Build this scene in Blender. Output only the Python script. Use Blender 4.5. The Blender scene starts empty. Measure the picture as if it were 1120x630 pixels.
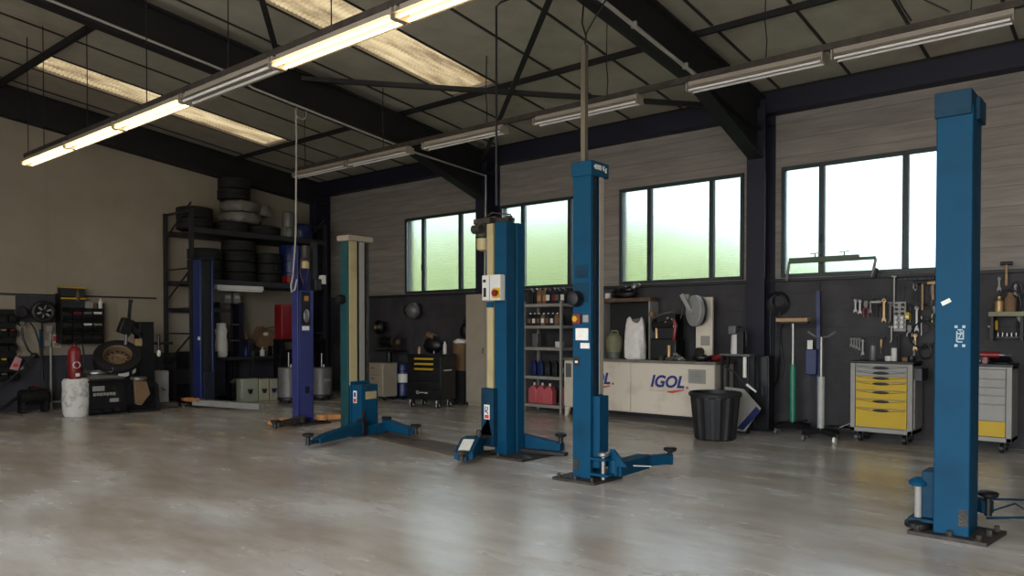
import bpy, bmesh, math, random
from mathutils import Vector, Matrix
random.seed(7)
R = math.radians
PI = math.pi
scn = bpy.context.scene
COL = scn.collection

# ------------------------------------------------------------------ camera calibration (bearings measured in the photograph)
F = 841.0; PITCH = R(1.0); PY0 = 359 + F*math.tan(PITCH); EYE = 1.4; HEAD = R(40.35)
FW = (-math.sin(HEAD), math.cos(HEAD)); RT = (math.cos(HEAD), math.sin(HEAD))
def ray(x, y):
    a = (x-560)/F; b = -(y-PY0)/F
    c, s = math.cos(PITCH), math.sin(PITCH)
    f = c+b*s; u = -s+b*c
    return (FW[0]*f+RT[0]*a, FW[1]*f+RT[1]*a, u)
def on_z(x, y, z=0.0):
    r = ray(x, y); k = (z-EYE)/r[2]; return (r[0]*k, r[1]*k)
def on_y(x, y, Y):
    r = ray(x, y); k = Y/r[1]; return (r[0]*k, EYE+r[2]*k)
def on_x(x, y, X):
    r = ray(x, y); k = X/r[0]; return (r[1]*k, EYE+r[2]*k)

# ------------------------------------------------------------------ materials
MATS = {}
def mat(name, col, rough=0.6, metal=0.0, var=0.15, scale=6.0, bump=0.0, emit=None, estr=0.0, dirt=None, coords='Object', spec=0.5):
    if name in MATS: return MATS[name]
    m = bpy.data.materials.new(name); m.use_nodes = True
    nt = m.node_tree; N = nt.nodes; L = nt.links
    p = N['Principled BSDF']
    p.inputs['Roughness'].default_value = rough
    p.inputs['Metallic'].default_value = metal
    p.inputs['Specular IOR Level'].default_value = spec
    tc = N.new('ShaderNodeTexCoord')
    nz = N.new('ShaderNodeTexNoise'); nz.inputs['Scale'].default_value = scale; nz.inputs['Detail'].default_value = 6
    L.new(tc.outputs[coords], nz.inputs['Vector'])
    rp = N.new('ShaderNodeValToRGB')
    rp.color_ramp.elements[0].position = 0.3; rp.color_ramp.elements[1].position = 0.7
    lo = tuple(c*(1-var) for c in col); hi = tuple(min(1, c*(1+var)) for c in col)
    rp.color_ramp.elements[0].color = (*(dirt if dirt else lo), 1); rp.color_ramp.elements[1].color = (*hi, 1)
    if dirt:
        rp.color_ramp.elements[0].position = 0.28; rp.color_ramp.elements[1].position = 0.48
    L.new(nz.outputs['Fac'], rp.inputs['Fac']); L.new(rp.outputs['Color'], p.inputs['Base Color'])
    if bump:
        b = N.new('ShaderNodeBump'); b.inputs['Strength'].default_value = bump; b.inputs['Distance'].default_value = 0.01
        n2 = N.new('ShaderNodeTexNoise'); n2.inputs['Scale'].default_value = scale*8; L.new(tc.outputs[coords], n2.inputs['Vector'])
        L.new(n2.outputs['Fac'], b.inputs['Height']); L.new(b.outputs['Normal'], p.inputs['Normal'])
    if emit:
        p.inputs['Emission Color'].default_value = (*emit, 1); p.inputs['Emission Strength'].default_value = estr
    MATS[name] = m
    return m

M_blue   = mat('lift_blue', (0.0012, 0.047, 0.10), 0.6, 0, 0.10, 3, dirt=(0.0012, 0.039, 0.082), spec=0.18)
M_blueS  = mat('lift_blue_deep', (0.003, 0.028, 0.055), 0.6, 0, 0.25, 7, dirt=(0.003, 0.019, 0.038), spec=0.2)
M_teal   = mat('lift_teal', (0.004, 0.048, 0.055), 0.5, 0, 0.2, 5)
M_violet = mat('lift_violet', (0.03, 0.036, 0.15), 0.4, 0, 0.2, 5)
M_navy   = mat('navy_steel', (0.006, 0.0065, 0.02), 0.6, 0, 0.2, 3)
M_steel_dark = mat('dark_steel', (0.006, 0.0055, 0.006), 0.7, 0, 0.3, 4)
M_purlin = mat('purlin_paint', (0.008, 0.007, 0.007), 0.8, 0, 0.2, 4)
M_cream  = mat('cream_paint', (0.40, 0.32, 0.16), 0.5, 0, 0.08, 3, dirt=(0.33, 0.26, 0.125))
M_beige  = mat('beige_cabinet', (0.60, 0.53, 0.43), 0.5, 0, 0.06, 3, dirt=(0.50, 0.43, 0.33))
M_locker = mat('locker_beige', (0.31, 0.26, 0.195), 0.55, 0, 0.08, 3)
M_white  = mat('white_plastic', (0.62, 0.60, 0.56), 0.5, 0, 0.06, 5)
M_bag    = mat('woven_bag_white', (0.78, 0.73, 0.69), 0.7, 0, 0.1, 14, bump=0.6)
M_black  = mat('black_plastic', (0.005, 0.005, 0.006), 0.5, 0, 0.3, 6)
M_blackm = mat('black_metal', (0.005, 0.005, 0.0065), 0.38, 0.1, 0.3, 6)
M_rubber = mat('tyre_rubber', (0.006, 0.0055, 0.005), 0.75, 0, 0.3, 12, bump=0.4)
M_grey   = mat('grey_metal', (0.14, 0.135, 0.13), 0.45, 0.3, 0.12, 6)
M_lgrey  = mat('light_grey_paint', (0.27, 0.255, 0.23), 0.5, 0.0, 0.08, 6)
M_chrome = mat('bright_steel', (0.26, 0.25, 0.235), 0.4, 0.8, 0.1, 9)
M_iron   = mat('worn_iron', (0.055, 0.046, 0.038), 0.6, 0.5, 0.4, 9, bump=0.5)
M_yellow = mat('drawer_yellow', (0.52, 0.33, 0.002), 0.55, 0, 0.04, 4)
M_red    = mat('red_paint', (0.20, 0.008, 0.010), 0.4, 0, 0.15, 5)
M_redl   = mat('red_liquid_plastic', (0.50, 0.10, 0.11), 0.3, 0, 0.1, 5)
M_green  = mat('jack_green', (0.02, 0.16, 0.09), 0.4, 0, 0.2, 7)
M_olive  = mat('olive_plastic', (0.20, 0.19, 0.11), 0.6, 0, 0.15, 5)
M_wood   = mat('raw_wood', (0.42, 0.26, 0.13), 0.7, 0, 0.25, 9)
M_darkwood = mat('dark_wood', (0.10, 0.06, 0.035), 0.7, 0, 0.3, 8)
M_card   = mat('cardboard', (0.19, 0.11, 0.055), 0.8, 0, 0.1, 8)
M_orange = mat('orange_rust', (0.45, 0.19, 0.06), 0.6, 0, 0.25, 9)
M_gold   = mat('brass_tool', (0.50, 0.33, 0.16), 0.45, 0.5, 0.2, 9)
M_bluep  = mat('blue_drum', (0.008, 0.018, 0.09), 0.4, 0, 0.2, 5)
M_paper  = mat('paper_label', (0.75, 0.73, 0.66), 0.7, 0, 0.08, 30)
M_navyink = mat('navy_ink', (0.015, 0.025, 0.17), 0.6, 0, 0.05, 4)
M_redink = mat('red_ink', (0.55, 0.04, 0.03), 0.6, 0, 0.05, 4)
M_greydark = mat('charcoal_paint', (0.016, 0.016, 0.019), 0.6, 0, 0.2, 6)
M_cable  = mat('cable_black', (0.01, 0.01, 0.011), 0.5, 0, 0.2, 6)
M_pipe   = mat('pipe_grey', (0.36, 0.34, 0.31), 0.5, 0.1, 0.1, 6)
M_winfr  = mat('window_frame_green', (0.02, 0.032, 0.032), 0.5, 0, 0.15, 5)
M_tube_on = mat('tube_lit', (0.9, 0.85, 0.7), 0.4, 0, 0.0, 3, emit=(1.0, 0.72, 0.32), estr=8)
M_tube_off = mat('tube_unlit', (0.75, 0.73, 0.70), 0.3, 0, 0.03, 3)
M_refl   = mat('lamp_reflector', (0.30, 0.26, 0.21), 0.4, 0, 0.06, 4)
M_skin   = mat('amber_fluid', (0.35, 0.24, 0.10), 0.3, 0, 0.1, 5)

def nodes_mat(name):
    m = bpy.data.materials.new(name); m.use_nodes = True
    return m, m.node_tree.nodes, m.node_tree.links
def ramp(N, stops):
    r = N.new('ShaderNodeValToRGB'); e = r.color_ramp.elements
    while len(e) < len(stops): e.new(0.5)
    for i, (p, c) in enumerate(stops): e[i].position = p; e[i].color = (*c, 1)
    return r
def math_n(N, L, op, a, b=None):
    n = N.new('ShaderNodeMath'); n.operation = op
    for i, v in enumerate((a, b)):
        if v is None: continue
        if isinstance(v, (int, float)): n.inputs[i].default_value = v
        else: L.new(v, n.inputs[i])
    return n.outputs[0]
def mixc(N, L, fac, a, b, mode='MIX'):
    n = N.new('ShaderNodeMix'); n.data_type = 'RGBA'; n.blend_type = mode
    for i, v in ((0, fac), (6, a), (7, b)):
        if isinstance(v, tuple): n.inputs[i].default_value = (*v, 1)
        elif isinstance(v, (int, float)): n.inputs[i].default_value = v
        else: L.new(v, n.inputs[i])
    return n.outputs[2]
def noise(N, L, vec, scale, detail=6, rough=0.55):
    n = N.new('ShaderNodeTexNoise'); n.inputs['Scale'].default_value = scale; n.inputs['Detail'].default_value = detail
    n.inputs['Roughness'].default_value = rough; L.new(vec, n.inputs['Vector']); return n.outputs['Fac']

def floor_material():
    m, N, L = nodes_mat('worn_concrete_floor'); p = N['Principled BSDF']
    tc = N.new('ShaderNodeTexCoord'); v = tc.outputs['Object']
    mp = N.new('ShaderNodeMapping'); mp.inputs['Scale'].default_value = (0.55, 1.5, 1); mp.inputs['Rotation'].default_value = (0, 0, R(28)); L.new(v, mp.inputs['Vector'])
    big = noise(N, L, mp.outputs[0], 0.9, 5, 0.6)
    med = noise(N, L, mp.outputs[0], 1.7, 9, 0.55)
    fine = noise(N, L, v, 22, 6, 0.7)
    base = ramp(N, [(0.25, (0.50, 0.46, 0.405)), (0.50, (0.65, 0.625, 0.585)), (0.75, (0.78, 0.77, 0.75))]); L.new(med, base.inputs['Fac'])
    st = ramp(N, [(0.36, (1, 1, 1)), (0.62, (0, 0, 0))]); L.new(big, st.inputs['Fac'])
    c1 = mixc(N, L, math_n(N, L, 'MULTIPLY', st.outputs['Color'], 0.8), base.outputs['Color'], (0.36, 0.285, 0.205))
    sp = ramp(N, [(0.48, (0, 0, 0)), (0.78, (1, 1, 1))]); 
    mp2 = N.new('ShaderNodeMapping'); mp2.inputs['Scale'].default_value = (0.55, 1.3, 1); mp2.inputs['Rotation'].default_value = (0, 0, R(38)); L.new(v, mp2.inputs['Vector'])
    L.new(noise(N, L, mp2.outputs[0], 2.2, 9, 0.62), sp.inputs['Fac'])
    c2 = mixc(N, L, math_n(N, L, 'MULTIPLY', sp.outputs['Color'], 0.45), c1, (0.28, 0.215, 0.15))
    sc = ramp(N, [(0.60, (0, 0, 0)), (0.78, (1, 1, 1))])
    mp3 = N.new('ShaderNodeMapping'); mp3.inputs['Scale'].default_value = (3.0, 0.7, 1); mp3.inputs['Rotation'].default_value = (0, 0, R(-50)); mp3.inputs['Location'].default_value = (4, 9, 0); L.new(v, mp3.inputs['Vector'])
    L.new(noise(N, L, mp3.outputs[0], 2.2, 8, 0.7), sc.inputs['Fac'])
    c3 = mixc(N, L, math_n(N, L, 'MULTIPLY', sc.outputs['Color'], 0.5), c2, (0.75, 0.74, 0.72))
    L.new(mixc(N, L, math_n(N, L, 'MULTIPLY', fine, 0.3), c3, (0.38, 0.35, 0.32)), p.inputs['Base Color'])
    rr = N.new('ShaderNodeMapRange'); rr.inputs['From Min'].default_value = 0.3; rr.inputs['From Max'].default_value = 0.7
    rr.inputs['To Min'].default_value = 0.12; rr.inputs['To Max'].default_value = 0.34; L.new(med, rr.inputs['Value']); L.new(rr.outputs[0], p.inputs['Roughness'])
    b = N.new('ShaderNodeBump'); b.inputs['Strength'].default_value = 0.12; b.inputs['Distance'].default_value = 0.01; L.new(fine, b.inputs['Height']); L.new(b.outputs[0], p.inputs['Normal'])
    p.inputs['Specular IOR Level'].default_value = 0.6
    return m
def plank_wall_material():
    """horizontal pale cladding boards above, dark painted band below z = 2.1"""
    m, N, L = nodes_mat('pale_board_cladding'); p = N['Principled BSDF']; p.inputs['Roughness'].default_value = 0.75
    tc = N.new('ShaderNodeTexCoord'); v = tc.outputs['Object']
    sx = N.new('ShaderNodeSeparateXYZ'); L.new(v, sx.inputs[0]); z = sx.outputs['Z']
    fr = math_n(N, L, 'FRACT', math_n(N, L, 'DIVIDE', z, 0.235))
    ln = math_n(N, L, 'LESS_THAN', fr, 0.035)
    idx = math_n(N, L, 'FLOOR', math_n(N, L, 'DIVIDE', z, 0.235))
    wn = N.new('ShaderNodeTexWhiteNoise'); wn.noise_dimensions = '1D'; L.new(idx, wn.inputs['W'])
    mp = N.new('ShaderNodeMapping'); mp.inputs['Scale'].default_value = (0.6, 1, 6); L.new(v, mp.inputs['Vector'])
    ns = noise(N, L, mp.outputs[0], 2.5, 6, 0.6)
    c = ramp(N, [(0.3, (0.19, 0.166, 0.145)), (0.7, (0.30, 0.268, 0.235))]); L.new(ns, c.inputs['Fac'])
    c1 = mixc(N, L, math_n(N, L, 'MULTIPLY', wn.outputs['Value'], 0.25), c.outputs['Color'], (0.17, 0.145, 0.12))
    c2 = mixc(N, L, math_n(N, L, 'MULTIPLY', ln, 0.7), c1, (0.12, 0.10, 0.085))
    dk = ramp(N, [(0.3, (0.028, 0.0255, 0.028)), (0.7, (0.050, 0.046, 0.049))]); L.new(noise(N, L, v, 4, 5), dk.inputs['Fac'])
    low = math_n(N, L, 'LESS_THAN', z, 2.08)
    L.new(mixc(N, L, low, c2, dk.outputs['Color']), p.inputs['Base Color'])
    b = N.new('ShaderNodeBump'); b.inputs['Strength'].default_value = 0.5; b.inputs['Distance'].default_value = 0.01; b.invert = True; L.new(ln, b.inputs['Height']); L.new(b.outputs[0], p.inputs['Normal'])
    return m
def left_wall_material():
    m, N, L = nodes_mat('tan_render_wall'); p = N['Principled BSDF']; p.inputs['Roughness'].default_value = 0.85
    tc = N.new('ShaderNodeTexCoord'); v = tc.outputs['Object']
    sx = N.new('ShaderNodeSeparateXYZ'); L.new(v, sx.inputs[0]); z = sx.outputs['Z']; y = sx.outputs['Y']
    c = ramp(N, [(0.3, (0.27, 0.228, 0.168)), (0.7, (0.33, 0.285, 0.218))]); L.new(noise(N, L, v, 1.2, 7, 0.6), c.inputs['Fac'])
    fy = math_n(N, L, 'LESS_THAN', math_n(N, L, 'ABSOLUTE', math_n(N, L, 'SUBTRACT', y, 4.93)), 0.035)
    c1 = mixc(N, L, math_n(N, L, 'MULTIPLY', fy, 0.25), c.outputs['Color'], (0.25, 0.2, 0.16))
    dk = ramp(N, [(0.3, (0.030, 0.029, 0.036)), (0.7, (0.05, 0.048, 0.06))]); L.new(noise(N, L, v, 3, 6), dk.inputs['Fac'])
    low = math_n(N, L, 'LESS_THAN', z, 0.93)
    patch = math_n(N, L, 'MULTIPLY', math_n(N, L, 'LESS_THAN', math_n(N, L, 'ABSOLUTE', math_n(N, L, 'SUBTRACT', y, 4.78)), 0.34), math_n(N, L, 'MULTIPLY', math_n(N, L, 'LESS_THAN', z, 1.95), math_n(N, L, 'GREATER_THAN', z, 1.5)))
    L.new(mixc(N, L, math_n(N, L, 'MAXIMUM', low, patch), c1, dk.outputs['Color']), p.inputs['Base Color'])
    return m
def ceiling_material():
    m, N, L = nodes_mat('insulation_board_ceiling'); p = N['Principled BSDF']; p.inputs['Roughness'].default_value = 0.45
    tc = N.new('ShaderNodeTexCoord'); v = tc.outputs['Object']
    sx = N.new('ShaderNodeSeparateXYZ'); L.new(v, sx.inputs[0])
    c = ramp(N, [(0.3, (0.29, 0.25, 0.195)), (0.7, (0.43, 0.385, 0.30))]); L.new(noise(N, L, v, 2.2, 7, 0.6), c.inputs['Fac'])
    idx = math_n(N, L, 'FLOOR', math_n(N, L, 'DIVIDE', math_n(N, L, 'ADD', sx.outputs['X'], 0.9), 0.92))
    idy = math_n(N, L, 'FLOOR', math_n(N, L, 'DIVIDE', sx.outputs['Y'], 4.2))
    wn = N.new('ShaderNodeTexWhiteNoise'); wn.noise_dimensions = '2D'
    cb = N.new('ShaderNodeCombineXYZ'); L.new(idx, cb.inputs[0]); L.new(idy, cb.inputs[1]); L.new(cb.outputs[0], wn.inputs['Vector'])
    L.new(mixc(N, L, math_n(N, L, 'MULTIPLY', wn.outputs['Value'], 0.35), c.outputs['Color'], (0.38, 0.39, 0.31)), p.inputs['Base Color'])
    b = N.new('ShaderNodeBump'); b.inputs['Strength'].default_value = 0.4; b.inputs['Distance'].default_value = 0.01
    L.new(noise(N, L, v, 14, 3), b.inputs['Height']); L.new(b.outputs[0], p.inputs['Normal'])
    return m
def skylight_material():
    m, N, L = nodes_mat('corrugated_translucent_sheet')
    N.remove(N['Principled BSDF']); out = N['Material Output']
    tc = N.new('ShaderNodeTexCoord'); v = tc.outputs['Object']
    mp = N.new('ShaderNodeMapping'); mp.inputs['Scale'].default_value = (1.6, 0.35, 1); L.new(v, mp.inputs['Vector'])
    c = ramp(N, [(0.35, (0.045, 0.029, 0.014)), (0.62, (0.165, 0.125, 0.068))]); L.new(noise(N, L, mp.outputs[0], 2.6, 7, 0.65), c.inputs['Fac'])
    t = N.new('ShaderNodeBsdfTranslucent'); d = N.new('ShaderNodeBsdfDiffuse'); L.new(c.outputs[0], t.inputs[0]); L.new(c.outputs[0], d.inputs[0])
    mx = N.new('ShaderNodeMixShader'); mx.inputs[0].default_value = 0.35; L.new(t.outputs[0], mx.inputs[1]); L.new(d.outputs[0], mx.inputs[2]); L.new(mx.outputs[0], out.inputs[0])
    return m
def frosted_glass():
    m, N, L = nodes_mat('ribbed_frosted_glass'); p = N['Principled BSDF']
    p.inputs['Base Color'].default_value = (0.186, 0.222, 0.238, 1); p.inputs['Transmission Weight'].default_value = 1.0
    p.inputs['Roughness'].default_value = 0.34; p.inputs['IOR'].default_value = 1.25
    tc = N.new('ShaderNodeTexCoord'); sx = N.new('ShaderNodeSeparateXYZ'); L.new(tc.outputs['Object'], sx.inputs[0])
    w = math_n(N, L, 'ADD', math_n(N, L, 'SINE', math_n(N, L, 'MULTIPLY', sx.outputs['X'], 160)), math_n(N, L, 'SINE', math_n(N, L, 'MULTIPLY', sx.outputs['Z'], 160)))
    b = N.new('ShaderNodeBump'); b.inputs['Strength'].default_value = 0.35; b.inputs['Distance'].default_value = 0.004; L.new(w, b.inputs['Height']); L.new(b.outputs[0], p.inputs['Normal'])
    return m
M_floor = floor_material(); M_plank = plank_wall_material(); M_lwall = left_wall_material(); M_ceil = ceiling_material()
M_sky = skylight_material(); M_glass = frosted_glass()
M_plain = mat('plain_wall', (0.40, 0.36, 0.31), 0.8, 0, 0.08, 2)

# ------------------------------------------------------------------ mesh builder
class MB:
    def __init__(s): s.bm = bmesh.new()
    def _xf(s, vs, M):
        for v in vs: v.co = M @ v.co
    def box(s, c, d, rz=0, rx=0, ry=0):
        r = bmesh.ops.create_cube(s.bm, size=1.0)
        M = Matrix.Translation(c) @ Matrix.Rotation(rz, 4, 'Z') @ Matrix.Rotation(ry, 4, 'Y') @ Matrix.Rotation(rx, 4, 'X') @ Matrix.Diagonal((*d, 1))
        s._xf(r['verts'], M); return s
    def bb(s, x0, x1, y0, y1, z0, z1):
        return s.box(((x0+x1)/2, (y0+y1)/2, (z0+z1)/2), (x1-x0, y1-y0, z1-z0))
    def cyl(s, p0, p1, r, r2=None, n=16):
        p0 = Vector(p0); p1 = Vector(p1); d = p1-p0
        q = bmesh.ops.create_cone(s.bm, cap_ends=True, segments=n, radius1=r, radius2=r if r2 is None else r2, depth=d.length)
        M = Matrix.Translation((p0+p1)/2) @ d.to_track_quat('Z', 'Y').to_matrix().to_4x4()
        s._xf(q['verts'], M); return s
    def bar(s, p0, p1, w, h):
        """rectangular bar between two points, w sideways, h upwards"""
        p0 = Vector(p0); p1 = Vector(p1); d = p1-p0
        r = bmesh.ops.create_cube(s.bm, size=1.0)
        x = d.normalized(); up = Vector((0, 0, 1)) if abs(x.z) < 0.95 else Vector((0, 1, 0))
        y = up.cross(x).normalized(); z = x.cross(y)
        B = Matrix((( x.x, y.x, z.x, 0), (x.y, y.y, z.y, 0), (x.z, y.z, z.z, 0), (0, 0, 0, 1)))
        s._xf(r['verts'], Matrix.Translation((p0+p1)/2) @ B @ Matrix.Diagonal((d.length, w, h, 1))); return s
    def tube(s, pts, r, n=8, closed=False):
        pts = [Vector(p) for p in pts]; m = len(pts); rings = []
        ref = None
        for i, p in enumerate(pts):
            if closed: t = pts[(i+1) % m]-pts[i-1]
            else: t = pts[min(i+1, m-1)]-pts[max(i-1, 0)]
            t = t.normalized() if t.length > 1e-9 else Vector((0, 0, 1))
            if ref is None:
                ref = t.orthogonal().normalized()
            ref = (ref - t*ref.dot(t)); ref = ref.normalized() if ref.length > 1e-6 else t.orthogonal().normalized()
            b = t.cross(ref)
            rings.append([s.bm.verts.new(p+ref*math.cos(a)*r+b*math.sin(a)*r) for a in [2*PI*k/n for k in range(n)]])
        for i in range(m if closed else m-1):
            A = rings[i]; B = rings[(i+1) % m]
            for k in range(n):
                try: s.bm.faces.new((A[k], A[(k+1) % n], B[(k+1) % n], B[k]))
                except ValueError: pass
        if not closed:
            s.bm.faces.new(rings[0][::-1]); s.bm.faces.new(rings[-1])
        return s
    def lathe(s, prof, c=(0, 0, 0), n=24, M=None, caps=True):
        """prof: list of (r, z)"""
        T = Matrix.Translation(c) @ (M if M else Matrix.Identity(4)); rings = []
        for r, z in prof:
            rings.append([s.bm.verts.new(T @ Vector((max(r, 1e-4)*math.cos(2*PI*k/n), max(r, 1e-4)*math.sin(2*PI*k/n), z))) for k in range(n)])
        for A, B in zip(rings, rings[1:]):
            for k in range(n): s.bm.faces.new((A[k], A[(k+1) % n], B[(k+1) % n], B[k]))
        if caps:
            s.bm.faces.new(rings[0][::-1]); s.bm.faces.new(rings[-1])
        return s
    def prism(s, poly, lo, hi, axis='Z', M=None):
        f = {'Z': lambda a, b, t: (a, b, t), 'Y': lambda a, b, t: (a, t, b), 'X': lambda a, b, t: (t, a, b)}[axis]
        A = [s.bm.verts.new(f(a, b, lo)) for a, b in poly]; B = [s.bm.verts.new(f(a, b, hi)) for a, b in poly]
        if M:
            s._xf(A+B, M)
        n = len(poly)
        s.bm.faces.new(A[::-1]); s.bm.faces.new(B)
        for k in range(n): s.bm.faces.new((A[k], A[(k+1) % n], B[(k+1) % n], B[k]))
        return s
    def ell(s, c, d, M=None, u=16, v=10):
        r = bmesh.ops.create_uvsphere(s.bm, u_segments=u, v_segments=v, radius=1.0)
        s._xf(r['verts'], Matrix.Translation(c) @ (M if M else Matrix.Identity(4)) @ Matrix.Diagonal((*d, 1))); return s
    def torus(s, c, Rr, r, M=None, n=32, k=10):
        T = Matrix.Translation(c) @ (M if M else Matrix.Identity(4))
        return s.tube([T @ Vector((Rr*math.cos(2*PI*i/n), Rr*math.sin(2*PI*i/n), 0)) for i in range(n)], r, k, closed=True)
    def rough(s, amp, seed=0):
        rnd = random.Random(seed)
        for v in s.bm.verts: v.co += Vector((rnd.uniform(-amp, amp), rnd.uniform(-amp, amp), rnd.uniform(-amp, amp)))
        return s
    def build(s, name, m, parent=None, loc=(0, 0, 0), rz=0, bevel=0, sub=0, flat=False):
        bmesh.ops.recalc_face_normals(s.bm, faces=s.bm.faces)
        me = bpy.data.meshes.new(name); s.bm.to_mesh(me); s.bm.free()
        me.materials.append(m)
        if not flat:
            me.shade_smooth(); me.set_sharp_from_angle(angle=R(38))
        o = bpy.data.objects.new(name, me); COL.objects.link(o); o.location = loc; o.rotation_euler = (0, 0, rz)
        if parent is not None: o.parent = parent
        if bevel:
            b = o.modifiers.new('bevel', 'BEVEL'); b.width = bevel; b.segments = 2; b.limit_method = 'ANGLE'; b.angle_limit = R(40)
        if sub:
            b = o.modifiers.new('sub', 'SUBSURF'); b.levels = sub; b.render_levels = sub
        return o
def each(self, name, m, parent=None, **kw):
    """build every separate piece of the collected geometry as an object of its own"""
    bm = self.bm; bm.verts.ensure_lookup_table(); bm.verts.index_update(); comp = {}; groups = []
    for v in bm.verts:
        if v.index in comp: continue
        st = [v]; comp[v.index] = len(groups); g = []
        while st:
            a = st.pop(); g.append(a)
            for e in a.link_edges:
                b = e.other_vert(a)
                if b.index not in comp: comp[b.index] = len(groups); st.append(b)
        groups.append(g)
    out = []
    for g in groups:
        mb = MB(); mp_ = {v.index: mb.bm.verts.new(v.co) for v in g}; seen = set()
        for v in g:
            for f in v.link_faces:
                k_ = tuple(x.index for x in f.verts)
                if k_ not in seen: seen.add(k_); mb.bm.faces.new([mp_[i] for i in k_])
        out.append(mb.build(name, m, parent, **kw))
    bm.free(); return out[0]
MB.each = each
RX90 = Matrix.Rotation(PI/2, 4, 'X'); RY90 = Matrix.Rotation(PI/2, 4, 'Y')

def thing(name, label, cat, loc=(0, 0, 0), rz=0, group=None):
    o = bpy.data.objects.new(name, None); COL.objects.link(o); o.empty_display_size = 0.1
    o.location = loc; o.rotation_euler = (0, 0, rz)
    return tag(o, label, cat, group)
def tag(o, label, cat, group=None):
    o['label'] = label; o['category'] = cat
    if group: o['group'] = group
    return o
def struct(o, label=None):
    o['kind'] = 'structure'
    if label: o['label'] = label
    return o
def dup(root, loc, rz=None, label=None, group=None, scale=None):
    r = root.copy(); COL.objects.link(r); r.location = loc
    if rz is not None: r.rotation_euler = (0, 0, rz)
    if label: r['label'] = label
    if group: r['group'] = group
    if scale: r.scale = scale
    for ch in list(root.children):
        c = ch.copy(); COL.objects.link(c); c.parent = r
        for g in list(ch.children):
            d = g.copy(); COL.objects.link(d); d.parent = c
    return r
def text_mesh(txt, size, m, name, parent, loc, rot=(PI/2, 0, 0), shear=0.0, offset=0.0, depth=0.001, spacing=1.0, align='CENTER'):
    cu = bpy.data.curves.new(name, 'FONT'); cu.body = txt; cu.size = size; cu.shear = shear; cu.offset = offset; cu.extrude = depth
    cu.align_x = align; cu.align_y = 'CENTER'; cu.space_character = spacing
    t = bpy.data.objects.new('tmp', cu); COL.objects.link(t)
    dg = bpy.context.evaluated_depsgraph_get(); dg.update()
    me = bpy.data.meshes.new_from_object(t.evaluated_get(dg)); me.name = name
    bpy.data.objects.remove(t)
    me.materials.clear(); me.materials.append(m)
    o = bpy.data.objects.new(name, me); COL.objects.link(o); o.location = loc; o.rotation_euler = rot
    if parent is not None: o.parent = parent
    return o

# ------------------------------------------------------------------ room shell
XL, XR, YB, YF = -14.7, 4.2, 10.6, -2.6
def zroof(y): return 4.65+0.12*(10.6-y)
struct(MB().bb(XL-0.2, XR+0.2, YF-0.2, YB+0.2, -0.15, 0).build('floor', M_floor))
WIN = [(-11.86, -9.80), (-9.28, -7.22), (-6.72, -4.63), (-4.08, -2.02)]
WZ0, WZ1 = 2.10, 3.63
w = MB(); xs = [XL-0.2]
for a, b in WIN: xs += [a, b]
xs.append(XR+0.2)
w.bb(XL-0.2, XR+0.2, YB, YB+0.2, 0, WZ0); w.bb(XL-0.2, XR+0.2, YB, YB+0.2, WZ1, 4.66)
for i in range(0, len(xs), 2): w.bb(xs[i], xs[i+1], YB, YB+0.2, WZ0, WZ1)
struct(w.build('wall_rear', M_plank, flat=True))
struct(MB().prism([(YF-0.2, 0), (YB+0.2, 0), (YB+0.2, zroof(YB+0.2)), (YF-0.2, zroof(YF-0.2))], XL-0.2, XL, 'X').build('wall_left', M_lwall, flat=True))
# front wall with two vehicle doorways: this is where the daylight comes in
w = MB().prism([(YF, 0), (YB, 0), (YB, zroof(YB)), (YF, zroof(YF))], XR, XR+0.2, 'X')
struct(w.build('wall_right', M_plain, flat=True))
w = MB()
for a, b in ((XL, -8.9), (-7.4, -4.2), (0.4, 0.8), (4.0, XR+0.2)): w.bb(a, b, YF-0.2, YF, 0, 4.2)
w.bb(XL, XR+0.2, YF-0.2, YF, 4.2, zroof(YF))
struct(w.build('wall_front', M_plain, flat=True))
# ceiling: sloping board with openings for the skylights
SKY = [(-13.32, -12.55, 4.28, 8.30), (-8.25, -7.38, 4.28, 8.30), (-8.25, -7.38, 0.2, 4.1)]
ce = MB()
ys = [YF-0.3, 0.2, 4.1, 4.28, 8.30, YB+0.3]
for y0, y1 in zip(ys, ys[1:]):
    cuts = sorted([(a, b) for a, b, p, q in SKY if p <= y0+1e-6 and q >= y1-1e-6])
    x = XL-0.3
    for a, b in cuts+[(XR+0.3, None)]:
        ce.prism([(y0, zroof(y0)), (y1, zroof(y1)), (y1, zroof(y1)+0.06), (y0, zroof(y0)+0.06)], x, a, 'X'); x = b
struct(ce.build('ceiling', M_ceil, flat=True))
for i, (a, b, p, q) in enumerate(SKY):
    s = MB(); n = int((q-p)/0.06)
    vs = []
    for k in range(n*4+1):
        y = p-0.05+(q-p+0.1)*k/(n*4); z = zroof(y)+0.035+0.010*math.cos(k*PI/2)
        vs.append((s.bm.verts.new((a-0.03, y, z)), s.bm.verts.new((b+0.03, y, z))))
    for A, B in zip(vs, vs[1:]): s.bm.faces.new((A[0], A[1], B[1], B[0]))
    struct(s.build('window_%d' % (i+6), M_sky))
# seams (cover battens) between ceiling boards
bt = MB()
def batten(x, y0, y1): bt.bar((x, y0, zroof(y0)-0.006), (x, y1, zroof(y1)-0.006), 0.035, 0.014)
for xs_ in ((-14.25, -13.34, -12.53, -11.62, -10.7, -9.85), (-9.15, -8.27, -7.36, -6.42, -5.52, -4.65), (-4.05, -3.13, -2.22, -1.32, -0.42), (0.5, 1.4, 2.3, 3.2)):
    for x in xs_:
        for y0, y1 in ((8.45, 10.4), (4.25, 8.35), (0.1, 4.15), (-2.55, 0.0)): batten(x, y0, y1)
struct(bt.build('trim_1', mat('batten_brown', (0.022, 0.018, 0.015), 0.7)), 'dark battens covering the joints of the ceiling boards')
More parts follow.
